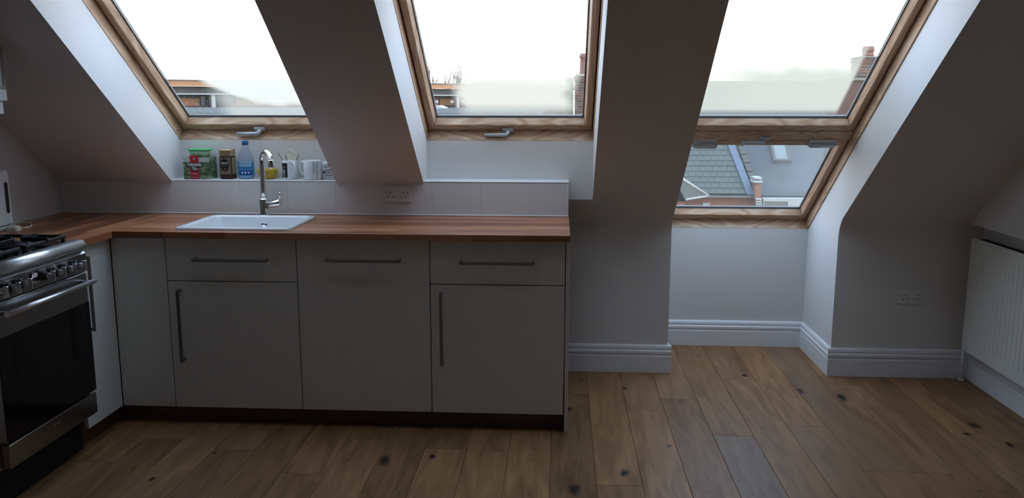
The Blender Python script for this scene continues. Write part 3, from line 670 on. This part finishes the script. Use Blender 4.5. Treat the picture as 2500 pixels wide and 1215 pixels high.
mat('tub_green', (.50, .74, .50), .35); M['tub_green'].node_tree.nodes['Principled BSDF'].inputs['Alpha'].default_value = .55
# tea carton
tb = thing('tea_carton', (.157, .648, Zb), 'green tea carton with red band reading Yorkshire Tea on the ledge', 'carton')
bx_, by_, bz_ = (.0885, .2265), (.602, .694), (Zb, ZL+.112)
box(*bx_, *by_, *bz_).build('box', 'box_green', tb, bevel=.001)
yf = by_[0]-.0006
box(bx_[0]+.0005, bx_[1]-.0005, yf+.0002, by_[0]+.001, ZL+.088, ZL+.1115).build('sky_print', 'box_pale', tb)
box(.1245, .1705, yf-.0002, by_[0]+.001, Zb, ZL+.1125).build('red_band', 'print_red', tb)
box(.1245, .1705, yf-.0002, yf+.0012, ZL+.112, ZL+.122).build('red_tab', 'print_red', tb)
nb = box(.1045, .1905, yf-.0006, yf+.0004, ZL+.062, ZL+.086).build('name_panel', 'print_black', tb)
box(.1315, .1635, yf-.0006, yf+.0004, ZL+.042, ZL+.064).build('name_panel', 'print_black', tb)
F1 = lambda cx_, cz_, y_=yf-.0009: (lambda a, b: (cx_+a, y_, cz_+b))
lettering('YORKSHIRE', .021, F1(.1475, ZL+.074), 'print_white', nb, bold=.0005, sx=.70)
lettering('TEA', .021, F1(.1475, ZL+.054), 'print_white', nb, bold=.0005, sx=.78)
for zz, wv in ((.030, .024), (.025, .030), (.010, .030)): box(.1475-wv/2, .1475+wv/2, yf-.0005, yf, ZL+zz, ZL+zz+.0016).build('print_line', 'label_pale', tb)
MB().lathe([(.0045, -.0002), (.0045, .0003)], (.1475, yf-.0003, ZL+.105), 10, 'y').build('emblem', 'label_pale', tb)
# tub with green lid on the carton
ztb = bz_[1]+.0008
tu = thing('plastic_tub', (.161, .65, ztb), 'clear tub with bright green lid on top of the tea carton', 'tub')
rg = lambda hx_, hy_, z: rrect(.161, .648, hx_, hy_, .012, z)
mb = MB(); mb.loft([rg(.041, .030, ztb), rg(.050, .036, ztb+.036), rg(.0485, .0345, ztb+.036), rg(.0395, .0285, ztb+.002)], smooth=True); mb.build('tub', 'tub_green', tu)
mb = MB(); mb.loft([rg(.053, .039, ztb+.034), rg(.055, .040, ztb+.036), rg(.055, .040, ztb+.0395), rg(.050, .036, ztb+.041)]); mb.build('lid', 'lid_green', tu)
# coffee jar
jx, jy = .3045, .648
cj = thing('coffee_jar', (jx, jy, Zb), 'squarish coffee jar with gold lid and round black label', 'jar')
J = lambda h, z, r=.010: rrect(jx, jy, h, h, r, z)
mb = MB(); mb.loft([J(.031, Zb), J(.0335, Zb+.006), J(.0335, ZL+.114), J(.030, ZL+.119), J(.029, ZL+.121)], smooth=False); mb.build('glass_jar', 'coffee', cj)
box(jx-.0338, jx+.0338, jy-.0338, jy+.0338, ZL+.020, ZL+.1165).build('gold_sleeve', 'label_gold', cj, bevel=.006, seg=3)
mb = MB(); mb.loft([J(.033, ZL+.119, .012), J(.0335, ZL+.122, .012), J(.0335, ZL+.149, .012), J(.031, ZL+.153, .011)]); mb.build('lid', 'gold', cj)
yj = jy-.0341
lb = MB().prism([(jx-.004+.0265*math.cos(R(a)), ZL+.074+.036*math.sin(R(a))) for a in range(0, 360, 12)], yj-.0004, yj+.0006, 'y').build('round_label', 'print_black', cj)
mb = MB()
for a in range(0, 360, 12):
    p = [(jx-.004+rr*.0265*math.cos(R(b)), ZL+.074+rr*.036*math.sin(R(b))) for rr, b in ((.84, a), (.92, a), (.92, a+12), (.84, a+12))]
    mb.add([(x_, yj-.0006, z_) for x_, z_ in p], [(0, 1, 2, 3)])
mb.build('label_ring', 'label_gold', lb)
lettering('NESCAFÉ', .0105, F1(jx-.004, ZL+.083, yj-.0008), 'print_white', lb, bold=.0003, sx=.80)
lettering('GOLD', .0105, F1(jx-.004, ZL+.071, yj-.0008), 'label_gold', lb, bold=.0002)
MB().lathe([(.0045, -.0002), (.0045, .0002)], (jx-.004, yj-.0006, ZL+.054), 8, 'y').build('bean_mark', 'label_gold', lb)
# washing-up bottle
ex_, ey_ = .401, .650
eb = thing('washing_up_bottle', (ex_, ey_, Zb), 'clear dish soap bottle with blue cap and blue label', 'bottle')
Bt = lambda hx_, hy_, z: [(ex_+hx_*math.cos(2*math.pi*k/24), ey_+hy_*math.sin(2*math.pi*k/24), z) for k in range(24)]
pf = [(.036, .026, 0), (.041, .030, .006), (.042, .030, .012), (.0425, .030, .092), (.0415, .029, .106), (.037, .027, .122), (.029, .022, .140), (.021, .018, .155), (.0165, .0155, .166), (.0145, .0145, .177)]
mb = MB(); mb.loft([Bt(a, b, Zb+z) for a, b, z in pf], smooth=True); mb.build('bottle', 'bottle_clear', eb)
mb = MB(); mb.loft([Bt(a-.002, b-.002, Zb+z) for a, b, z in [(.036, .026, .002), (.041, .030, .008), (.0425, .030, .060), (.0425, .030, .080)]], smooth=True); mb.build('soap', 'label_pale', eb)
MB().lathe([(.0165, 0), (.0165, .020), (.015, .023)], (ex_, ey_, Zb+.174), 20).build('cap', 'cap_blue', eb)
def ell(a, z, k=1.012): t = a/.036; return (ex_+.0425*k*math.sin(t), ey_-.030*k*math.cos(t), z)
def patch(a0, a1, z0, z1, nm, m, parent, k):
    mb = MB(); n = 12; vs = [ell(a0+(a1-a0)*i/n, z, k) for z in (z0, z1) for i in range(n+1)]
    mb.add(vs, [(i, i+1, n+2+i, n+1+i) for i in range(n)], True); return mb.build(nm, m, parent)
lb = patch(-.050, .050, ZL+.020, ZL+.092, 'label', 'label_blue', eb, 1.012)
patch(-.026, .032, ZL+.066, ZL+.092, 'label_top', 'label_pale', lb, 1.020)
patch(-.026, .034, ZL+.021, ZL+.044, 'label_panel', 'label_navy', lb, 1.020)
lettering('Ecover', .018, lambda a, b: ell(.003+a, ZL+.080+b, 1.028), 'label_navy', lb, sx=.95)
for k in (-1, 0, 1):
    mb = MB(); mb.add([ell(.004+k*.014+.0045*math.cos(R(a)), ZL+.034+.0045*math.sin(R(a)), 1.028) for a in range(0, 360, 30)], [tuple(range(12))]); mb.build('dot', 'print_white', lb)
# yellow bowl
tag(MB().lathe([(.030, 0), (.034, .001), (.046, .018), (.0515, .038), (.0525, .052), (.0505, .052), (.0495, .038), (.044, .020), (.030, .006)], (.511, .652, Zb), 34).build('bowl', 'bowl_yellow'), 'small yellow bowl on the ledge behind the chrome tap', 'bowl')
# mugs
def mug(cx_, cy_, r, h, ang, label):
    t = thing('mug', (cx_, cy_, Zb), label, 'mug', 'white mugs on the window ledge')
    MB().lathe([(r*.90, 0), (r*.97, .004), (r, .010), (r, h-.003), (r-.0015, h), (r-.004, h-.002), (r-.004, .010), (r*.7, .006)], (cx_, cy_, Zb), 36).build('cup', 'mug_white', t)
    d = Vector((math.cos(ang), math.sin(ang), 0)); c_ = Vector((cx_, cy_, Zb))
    pts = [c_+d*(r-.002)+Vector((0, 0, h*.88)), c_+d*(r+.016)+Vector((0, 0, h*.90)), c_+d*(r+.030)+Vector((0, 0, h*.72)), c_+d*(r+.028)+Vector((0, 0, h*.48)), c_+d*(r+.014)+Vector((0, 0, h*.26)), c_+d*(r-.002)+Vector((0, 0, h*.18))]
    MB().tube(cat(pts, 5), .0055, 10).build('handle', 'mug_white', t)
    wrap = lambda a0, k=.0007: (lambda a, z: (cx_+(r+k)*math.sin(a0+a/r), cy_-(r+k)*math.cos(a0+a/r), Zb+z))
    return t, wrap
def wpatch(wr, a0, a1, z0, z1, nm, m, parent, n=8):
    vs = [wr(a0+(a1-a0)*i/n, z) for z in (z0, z1) for i in range(n+1)]
    return MB().add(vs, [(i, i+1, n+2+i, n+1+i) for i in range(n)], True).build(nm, m, parent)
m1, wr = mug(.629, .655, .040, .096, R(-50), 'white mug with dark photo print holding plastic forks')
k0 = .28
ph = wpatch(wr(k0), -.050, -.012, .010, .084, 'photo_print', 'print_black', m1)
for (a0, a1, z0, z1) in ((-.039, -.024, .026, .052), (-.036, -.025, .014, .022), (-.043, -.038, .030, .064), (-.040, -.022, .060, .065)): wpatch(wr(k0, .0012), a0, a1, z0, z1, 'print_detail', 'print_grey', ph)
m2, wr = mug(.7525, .640, .0455, .098, R(165), 'white mug with thin dark vertical stripes running down from the rim')
for a, ln in ((.016, .060), (.022, .052), (.034, .088), (.044, .028)): wpatch(wr(.0), a-.0011, a+.0011, .094-ln, .094, 'stripe', 'stripe_grey' if a < .03 or a > .04 else 'print_black', m2, 2)
m3, wr = mug(.837, .668, .0415, .092, R(40), 'white mug with large black lettering about love and moon')
for txt, sz, z in (('LOVE', .026, .069), ('you to the', .011, .052), ('MOON', .026, .036), ('and back', .012, .021)): lettering(txt, sz, wr(.12), 'print_black', m3, sx=.86, bold=.0004) if False else lettering(txt, sz, (lambda f, zz: (lambda a, b: f(a, zz+b)))(wr(.06), z), 'print_black', m3, sx=.86, bold=.0004)
for z in (.006, .011): wpatch(wr(.12), -.05, .05, z, z+.0012, 'band', 'stripe_grey', m3, 12)
# plastic forks and wire utensils in the first mug
def fork(base, tip, spread, label):
    base = Vector(base); tip = Vector(tip); ax = (tip-base).normalized(); L = (tip-base).length; sd = Vector((1, 0, 0)); sd = (sd-ax*sd.dot(ax)).normalized(); n = ax.cross(sd)
    f_ = thing('plastic_fork', base, label, 'fork', 'cream plastic forks in the photo mug')
    prof = [(0, .004), (.55, .0045), (.66, .007), (.72, .013), (.80, .0145)]
    vs = []; 
    for k, (t, w_) in enumerate(prof):
        c_ = base+ax*L*t
        for (i, j) in ((-1, -1), (1, -1), (1, 1), (-1, 1)): vs.append(c_+sd*w_*i+n*.0012*j)
    fs = [(0, 1, 2, 3), tuple(len(vs)-4+i for i in range(4))]
    for k in range(len(prof)-1):
        for i in range(4): fs.append((4*k+i, 4*k+(i+1) % 4, 4*k+4+(i+1) % 4, 4*k+4+i))
    MB().add(vs, fs).build('fork_handle', 'plastic_cream', f_)
    for k in range(4):
        o_ = (-.0115+.0077*k); a = base+ax*L*.79+sd*o_; b = base+ax*L+sd*o_*(1+spread)
        MB().tube([a, b], [.0018, .0011], 6).build('tine', 'plastic_cream', f_)
fork((.622, .650, Zb+.008), (.632, .664, Zb+.158), .15, 'upright cream plastic fork in the photo mug, tall one')
fork((.632, .648, Zb+.008), (.662, .650, Zb+.148), .25, 'cream plastic fork leaning right in the photo mug')
for k, (a, b) in enumerate((((.640, .66, Zb+.010), (.566, .66, Zb+.140)), ((.632, .668, Zb+.010), (.600, .675, Zb+.128)), ((.615, .66, Zb+.010), (.676, .668, Zb+.128)))):
    o = MB().tube(cat([a, Vector(a).lerp(Vector(b), .6)+Vector((0, 0, -.004)), b], 4), [.0022]*9, 8).build('skewer', 'handle_steel')
    tag(o, ['thin metal skewer sticking far out to one side of the photo mug', 'short thin metal skewer standing behind the forks in the photo mug', 'thin metal skewer beside the leaning fork in the photo mug'][k], 'skewer', 'metal skewers in the photo mug')

# ------------------------------------------------------------------ radiator on the right wall
RX, RY1, RY0, RZ0, RZ1 = 4.168, .822, -.60, .185, .787
rd = thing('radiator', (4.21, .1, .18), 'white ribbed panel radiator under the ledge of the right wall', 'radiator')
prof = [(RX, RY1), (RX, RY1-.10)]
y = RY1-.10
while y > RY0+.10:
    prof += [(RX, y-.012), (RX+.005, y-.020), (RX+.005, y-.026), (RX, y-.034)]; y -= .040
prof += [(RX, RY0), (RX+.014, RY0), (RX+.014, RY1)]
MB().prism(prof, RZ0+.055, RZ1-.055, 'z').build('ribbed_panel', 'radiator', rd)
mb = MB(); mb.box(RX, RX+.014, RY0, RY1, RZ1-.055, RZ1); mb.box(RX, RX+.014, RY0, RY1, RZ0, RZ0+.055); mb.build('panel_edge', 'radiator', rd)
box(RX+.014, RX+.064, RY0, RY1-.013, RZ1-.012, RZ1-.006).build('top_grille', 'gap_black', rd)
mb = MB(); mb.box(RX+.014, RX+.06, RY1-.012, RY1-.002, RZ0+.01, RZ1-.01); mb.build('side_panel', 'radiator', rd)
box(RX+.052, RX+.064, RY0, RY1-.01, RZ0+.01, RZ1-.014).build('back_panel', 'radiator', rd)
for k in range(14): box(RX+.014, RX+.052, RY1-.06-k*.1, RY1-.056-k*.1, RZ0+.02, RZ1-.015).build('convector_fin', 'radiator', rd)
MB().tube([(RX+.03, RY1+.035, .001), (RX+.03, RY1+.035, RZ0+.02)], .0075, 12).build('pipe', 'white_gloss', rd)
MB().tube([(RX+.03, RY1+.035, RZ0+.02), (RX+.03, RY1+.005, RZ0+.035), (RX+.03, RY1-.03, RZ0+.035)], .010, 12).build('valve', 'white_gloss', rd)
MB().lathe([(.016, 0), (.016, .006), (.009, .008)], (RX+.03, RY1+.035, .001), 14).build('pipe_collar', 'white_gloss', rd)

# ------------------------------------------------------------------ outside
mat('ground', (.10, .11, .08), .9, var=.3, vscale=.5); mat('flat_roof', (.052, .053, .050), .8, spec=.1, var=.2, vscale=2)
mat('clad_grey', (.085, .078, .075), .7); mat('dark_window', (.05, .05, .06), .15); mat('render_white', (.34, .34, .31), .7, var=.06, vscale=3)
mat('slate', (.046, .051, .040), .6, var=.35, vscale=3); mat('slate_dark', (.034, .036, .035), .6, var=.3, vscale=1.5); mat('mortar', (.26, .235, .21), .9)
for i, c_ in enumerate(((.105, .048, .036), (.075, .045, .036), (.125, .060, .044), (.060, .048, .042))): mat('brick_%d' % i, c_, .85, var=.25, vscale=9)
mat('terracotta', (.15, .070, .052), .8, var=.15); mat('brick_wall', (.22, .095, .055), .85, var=.3, vscale=6); mat('bark', (.09, .07, .055), .9); mat('ivy', (.075, .09, .06), .7, var=.4, vscale=8)
mat('slate_pale', (.075, .075, .058), .8, var=.25, vscale=4); mat('coping', (.062, .060, .048), .8, var=.35, vscale=9); mat('valley_lead', (.062, .080, .108), .5); mat('hip_tile', (.13, .135, .115), .8); mat('timber_panel', (.30, .145, .075), .7, var=.2, vscale=2)
st(box(-120, 120, 3, 200, -7.2, -7.0).build('ground', 'ground'))
# timber clad building seen over the flat roof
BA, BB = pix(330, 230, 23.0), pix(1330, 230, 33.0)
BL = (BB-BA); BL.z = 0; Lb = BL.length; bd = BL.normalized(); bn = Vector((bd.y, -bd.x, 0))
def BT(p): q = BA+bd*p[0]+bn*(-p[1]); return Vector((q.x, q.y, p[2]))
dist = lambda t: (BA+bd*t).y-CAM.y
def zat(v, u, Y): return pix(u, v, Y).z
zt_ = [zat(v, 450, 24.2) for v in (195, 197, 211, 228, 231, 258)]
tbld = thing('timber_building', (BA.x+bd.x*Lb/2, BA.y+bd.y*Lb/2, -7), 'flat roofed timber clad building beyond the grey roof', 'building')
def bpart(nm, m, t0, t1, d0, d1, z0, z1): return MB().box(t0, t1, d0, d1, z0, z1).xf(BT).build(nm, m, tbld)
bpart('roof', 'lead_grey', -6, Lb+1, -.35, 7, zt_[1], zt_[0])
for k in range(int((Lb+7)/3.5)+1): bpart('fascia_board', 'fascia', -6+3.5*k, -6+3.5*k+3.48, -.30, -.25, zt_[2], zt_[1])
bpart('soffit_band', 'clad_grey', -6, Lb+1, -.05, .4, zt_[3], zt_[2]); bpart('gutter', 'render_white', -6, Lb+1, -.25, -.1, zt_[4], zt_[3])
bpart('wall', 'clad_grey', -6, Lb+1, .3, 6.8, -7, zt_[3])
for k in range(int((Lb+6)/1.15)):
    t0 = -6+1.15*k
    if k % 3 == 1: bpart('window', 'dark_window', t0+.04, t0+1.11, .24, .31, zt_[5], zt_[4]-.05)
    else: bpart('timber_panel', 'timber_panel', t0+.04, t0+1.11, .26, .31, zt_[5], zt_[4]-.12)
for (u, v) in ((517, 240), (1112, 252)):
    # post and globe lamps, found where the sight line meets the facade
    r_ = ray(u, v); n_ = bn; t_ = (BA-CAM).dot(n_)/r_.dot(n_); tt = (CAM+r_*t_-BA).dot(bd); bpart('post', 'render_white', tt-.06, tt+.06, -.2, -.08, -2, zt_[4])
for u in (1061, 1098, 1124):
    r_ = ray(u, 249); t_ = (BA-CAM).dot(bn)/r_.dot(bn); p_ = CAM+r_*t_-bn*-.15
    MB().lathe([(.001, -.07), (.06, -.045), (.085, 0), (.06, .045), (.001, .07)], p_, 14).build('globe_lamp', 'render_white', tbld)
# low grey flat roof in front
zr = zat(262, 500, 19.0)
fr_ = thing('flat_roofed_extension', (-5, 12, -7), 'grey felt flat roof just outside the kitchen windows', 'roof')
xr_ = pix(1320, 280, 8.0).x
box(-16, xr_, 6.2, 19, zr-.25, zr).build('roof_deck', 'flat_roof', fr_); box(-15.8, xr_-.2, 6.4, 18.8, -7, zr-.25).build('wall', 'brick_wall', fr_)
box(-16, xr_, 6.1, 6.2, zr-.25, zr+.03).build('kerb', 'flat_roof', fr_)
# small white rooflight kerb on it
p_ = pix(1065, 262, 16.0); zr += .002; rl = thing('rooflight', (p_.x, 16, zr), 'small white pitched rooflight on the flat roof', 'rooflight')
MB().prism([(p_.x-.55, zr), (p_.x+.22, zr), (p_.x+.22, zr+.02), (p_.x+.10, zr+.07), (p_.x-.55, zr+.07)], 15.6, 16.4, 'y').build('cover', 'render_white', rl)
# bare tree
def tree(base, h, label, seed, n0=6):
    rnd = random.Random(seed); t = thing('bare_tree', base, label, 'tree'); mb = MB()
    def br(p, d, L, r, lev):
        q = p+d*L*.5+Vector((rnd.uniform(-.06, .06), rnd.uniform(-.06, .06), 0))*L; e = p+d*L
        mb.tube([p, q, e], [r, r*.8, r*.6], 5)
        if lev == 0: return
        for k in range(3 if lev > 1 else 4):
            a = rnd.uniform(0, 2*math.pi); s_ = rnd.uniform(.12, .42); dd_ = (d+Vector((math.cos(a)*s_, math.sin(a)*s_, rnd.uniform(0, .35)))).normalized()
            br(p+(e-p)*rnd.uniform(.45, 1), dd_, L*rnd.uniform(.5, .72), r*.55, lev-1)
    br(Vector(base), Vector((0, 0, 1)), h*.48, h*.017, 4); mb.build('branches', 'bark', t)
pb = pix(1078, 172, 44); tree((pb.x, 44, -7), (pb.z+7)*1.10, 'bare winter tree rising behind the timber building', 3)
pb = pix(1104, 190, 54); tree((pb.x, 54, -7), (pb.z+6.6)*1.12, 'shorter bare winter tree further behind the timber building', 11)
# brick chimneys, every brick a piece
def chimney(x0, x1, y0, y1, z0, z1, label, pot_z, cap=True, seed=1):
    rnd = random.Random(seed); c = thing('brick_chimney', ((x0+x1)/2, (y0+y1)/2, z0), label, 'chimney')
    box(x0+.012, x1-.012, y0+.012, y1-.012, -6.9, z1-.002).build('mortar_core', 'mortar', c)
    ch = .072; n = int((z1-z0)/ch); bl = .215
    for k in range(n):
        za = z0+k*ch; ov_ = .03 if k >= n-2 and cap else (.0)
        x = x0-ov_-(bl/2 if k % 2 else 0)
        while x < x1+ov_-.02:
            a, b = max(x, x0-ov_), min(x+bl-.010, x1+ov_)
            if b-a > .03: box(a, b, y0-ov_, y0+.10, za, za+ch-.015).build('brick', 'brick_%d' % rnd.randrange(4), c)
            x += bl
        y_ = y0+.105-(0 if k % 2 else .06)
        while y_ < y1-.02:
            a, b = max(y_, y0+.102), min(y_+bl-.010, y1)
            if b-a > .03: box(x0-ov_, x0+.10, a, b, za, za+ch-.015).build('brick', 'brick_%d' % rnd.randrange(4), c)
            y_ += bl
    if pot_z:
        MB().lathe([(.15, z1-.01), (.135, z1+.05), (.12, z1+(pot_z-z1)*.55), (.115, pot_z-.14), (.145, pot_z-.11), (.145, pot_z-.05), (.125, pot_z-.04), (.13, pot_z), (.095, pot_z), (.095, z1+.1)], (x0+.26, y0+.22, 0), 18).build('chimney_pot', 'terracotta', c)
    return c
Yc = 20.0; a_ = pix(1404, 180, Yc); b_ = pix(1404, 288, Yc); pt = pix(1419, 131, Yc+.2)
chimney(a_.x, a_.x+.9, Yc, Yc+.55, b_.z-.15, a_.z, 'weathered brick chimney stack with tall terracotta pot', pt.z, seed=4)
a_ = pix(2100, 137, Yc-2); b_ = pix(2100, 285, Yc-2); pt = pix(2128, 112, Yc-2)
ch2 = chimney(a_.x, a_.x+1.1, Yc-2, Yc-1.4, b_.z-.2, a_.z, 'wide brick chimney stack with short pot near the niche window', pt.z, seed=9)
q0, q1 = pix(2035, 290, Yc-2.1), pix(2200, 196, Yc-2.1); box(q0.x, q1.x, Yc-2.1, Yc-1.5, -6.9, q1.z).build('shoulder', 'brick_1', ch2)
box(q0.x-.05, q1.x, Yc-2.15, Yc-1.5, q1.z, q1.z+.06).build('shoulder_coping', 'hip_tile', ch2)
# ivy beside the first chimney
iv = thing('ivy_bush', (pix(1383, 280, 19.6).x, 19.6, -6.9), 'leafy ivy covered bush beside the brick chimney stack', 'bush')
mb = MB(); rnd = random.Random(5); zb0 = pix(1383, 288, 19.6).z
for k in range(1500):
    h = rnd.random(); u = 1397-rnd.random()**1.3*(1-h*.75)*46; p_ = pix(u, 290-h*98, 19.6+rnd.uniform(-.4, .4)); a = rnd.uniform(0, 6.28); s_ = rnd.uniform(.03, .06)
    d1 = Vector((math.cos(a), rnd.uniform(-.5, .5), math.sin(a)))*s_; d2 = Vector((-math.sin(a), rnd.uniform(-.5, .5), math.cos(a)))*s_*.7
    mb.add([p_-d1, p_-d2, p_+d1, p_+d2], [(0, 1, 2, 3)])
tag(mb.build('leaves', 'ivy', iv), kind='stuff')
pt0 = pix(1393, 284, 19.7); MB().tube([(pt0.x, 19.7, -6.9), (pt0.x, 19.7, pt0.z), (pix(1398, 215, 19.7))], [.09, .06, .02], 8).build('stem', 'bark', iv)

# terrace of slate roofs opposite the niche
EY = 27.0; ER = R(40); EZ = pix(1750, 474, EY).z
hs = thing('slate_roofed_house', (pix(1760, 480, EY).x, EY+4, -7), 'slate roofed brick house opposite the low niche window', 'house')
rn = Vector((0, -math.sin(ER), math.cos(ER)))
def rp(u, v):                              # sight line -> point on the roof plane
    d = ray(u, v); P0 = Vector((0, EY, EZ)); t = (P0-CAM).dot(rn)/d.dot(rn); return CAM+d*t
def RT(x, t, h=0): return Vector((x, EY+math.cos(ER)*t-math.sin(ER)*h, EZ+math.sin(ER)*t+math.cos(ER)*h))   # t up the roof
xl_ = rp(1600, 470).x; xv = rp(1806, 415).x; RL = 6.2; xe = xl_+26
q = MB(); q.prism([(xl_, -.02), (xe, -.02), (xe, RL), (xl_, RL)], -.12, -.03, fn=lambda a, p: RT(p[0], p[1], a)); q.build('roof', 'slate_dark', hs)
MB().box(xl_, xe, EY+math.cos(ER)*RL-.15, EY+math.cos(ER)*RL+.15, EZ+math.sin(ER)*RL-.1, EZ+math.sin(ER)*RL+.1).build('ridge', 'hip_tile', hs)
box(xl_+.1, xe-.1, EY+.25, EY+8, -7, EZ-.02).build('wall', 'brick_wall', hs)
gs = .285; sw = .26; ns = 0; xs_, xe_ = rp(1650, 420).x, xv
mats = []
sl0 = None; t = .0; row = 0
while ns < 290 and t < 4.2:
    x = xs_-.2+(sw/2 if row % 2 else 0)
    while x < xe_-.05 and ns < 290:
        o = MB().prism([(0, .0), (sw-.008, .0), (sw-.008, gs*1.25), (0, gs*1.25)], 0, .022, fn=lambda a, p: RT(x+p[0], t+p[1], a+.018-.055*p[1])).build('slate', 'slate', hs); ns += 1
        x += sw
    t += gs; row += 1
# lead strip and coping between the two roofs
def strip(nm, m, a, b, wd, h0, h1):
    A_, B_ = a, b; s_ = Vector((1, 0, 0))
    vs = [p+s_*i*wd/2+rn*h for p in (A_, B_) for (i, h) in ((-1, h0), (1, h0), (1, h1), (-1, h1))]
    return MB().add(vs, [(0, 1, 2, 3), (4, 5, 6, 7), (0, 1, 5, 4), (1, 2, 6, 5), (2, 3, 7, 6), (3, 0, 4, 7)]).build(nm, m, hs)
strip('valley_lining', 'valley_lead', rp(1832, 478), rp(1762, 300), .26, .02, .09)
for k in range(14):
    f0 = k/14; f1 = (k+.85)/14; p0, p1 = rp(1851, 478), rp(1796, 330)
    strip('coping_tile', 'coping', p0.lerp(p1, f0), p0.lerp(p1, f1), .22, .0, .10+.02*(k % 2))
# roof window on the far roof
c0, c1, c2 = rp(1868, 352), rp(1888, 396), rp(1932, 396)
t0, t1 = (c1.y-EY)/math.cos(ER), (rp(1880, 318).y-EY)/math.cos(ER)
xw0, xw1 = c1.x, c2.x
rw = MB()
for (a, b, c_, d) in ((xw0, xw1, t0, t0+.09), (xw0, xw1, t1-.09, t1), (xw0, xw0+.09, t0+.09, t1-.09), (xw1-.09, xw1, t0+.09, t1-.09)): rw.prism([(a, c_), (b, c_), (b, d), (a, d)], -.03, .10, fn=lambda z, p: RT(p[0], p[1], z))
rw = rw.build('roof_window', 'coping', hs); mat('roof_pane', (.135, .155, .145), .25)
MB().prism([(xw0+.09, t0+.09), (xw1-.09, t0+.09), (xw1-.09, t1-.09), (xw0+.09, t1-.09)], .03, .05, fn=lambda z, p: RT(p[0], p[1], z)).build('roof_window_pane', 'roof_pane', rw)
# pier, wall openings, white gable
def face(nm, m, u0, u1, v0, v1, y0, y1, par=hs):
    a, b = pix(u0, v1, y0), pix(u1, v0, y0); return box(a.x, b.x, y0, y1, a.z, b.z).build(nm, m, par)
face('brick_pier', 'brick_wall', 1843, 1860, 446, 486, EY-.25, EY+.3); face('pier_cap', 'render_white', 1841, 1862, 441, 446, EY-.32, EY+.3); face('pier_cap', 'render_white', 1842, 1861, 433, 437, EY-.30, EY+.3)
face('window', 'render_white', 1714, 1733, 495, 540, EY+.18, EY+.27); face('window', 'render_white', 1768, 1817, 503, 560, EY+.15, EY+.27)
face('gutter', 'hip_tile', 1640, 1842, 478, 481, EY-.05, EY+.24)
gb = face('rendered_bay', 'render_white', 1856, 1990, 485, 640, EY-.35, EY+.25)
for k in range(4): face('quoin', 'render_white', 1846, 1860, 484+6*k, 488+6*k, EY-.40, EY-.30)
face('cornice', 'hip_tile', 1868, 1921, 492, 494, EY-.45, EY-.34); face('cornice', 'hip_tile', 1868, 1921, 500, 502, EY-.45, EY-.34); face('pilaster', 'hip_tile', 1920, 1923, 492, 540, EY-.42, EY-.34)
# small hipped porch roof in front, left
g0, g1, g2, g3 = pix(1640, 420, EY-1.2), pix(1730, 478, EY-.3), pix(1674, 487, EY-1.2), pix(1560, 487, EY-1.2)
pr = thing('porch_roof', (g2.x, EY-1, g2.z), 'pale hipped porch roof beside the slate roof', 'roof')
MB().add([g0, g1, g2, g3, g0-Vector((0, 0, .05)), g1-Vector((0, 0, .05)), g2-Vector((0, 0, .05)), g3-Vector((0, 0, .05))], [(0, 1, 2, 3), (4, 5, 6, 7), (0, 1, 5, 4), (1, 2, 6, 5), (2, 3, 7, 6), (3, 0, 4, 7)]).build('roof_plane', 'slate_pale', pr)
MB().tube([g0, g1], .05, 6).build('hip', 'render_white', pr); MB().tube([g2, g1], .04, 6).build('verge', 'render_white', pr)
a = pix(1560, 489, EY-1.1); b = pix(1672, 489, EY-1.1); box(a.x, b.x, EY-1.1, EY+.2, -7, a.z).build('wall', 'brick_wall', pr)
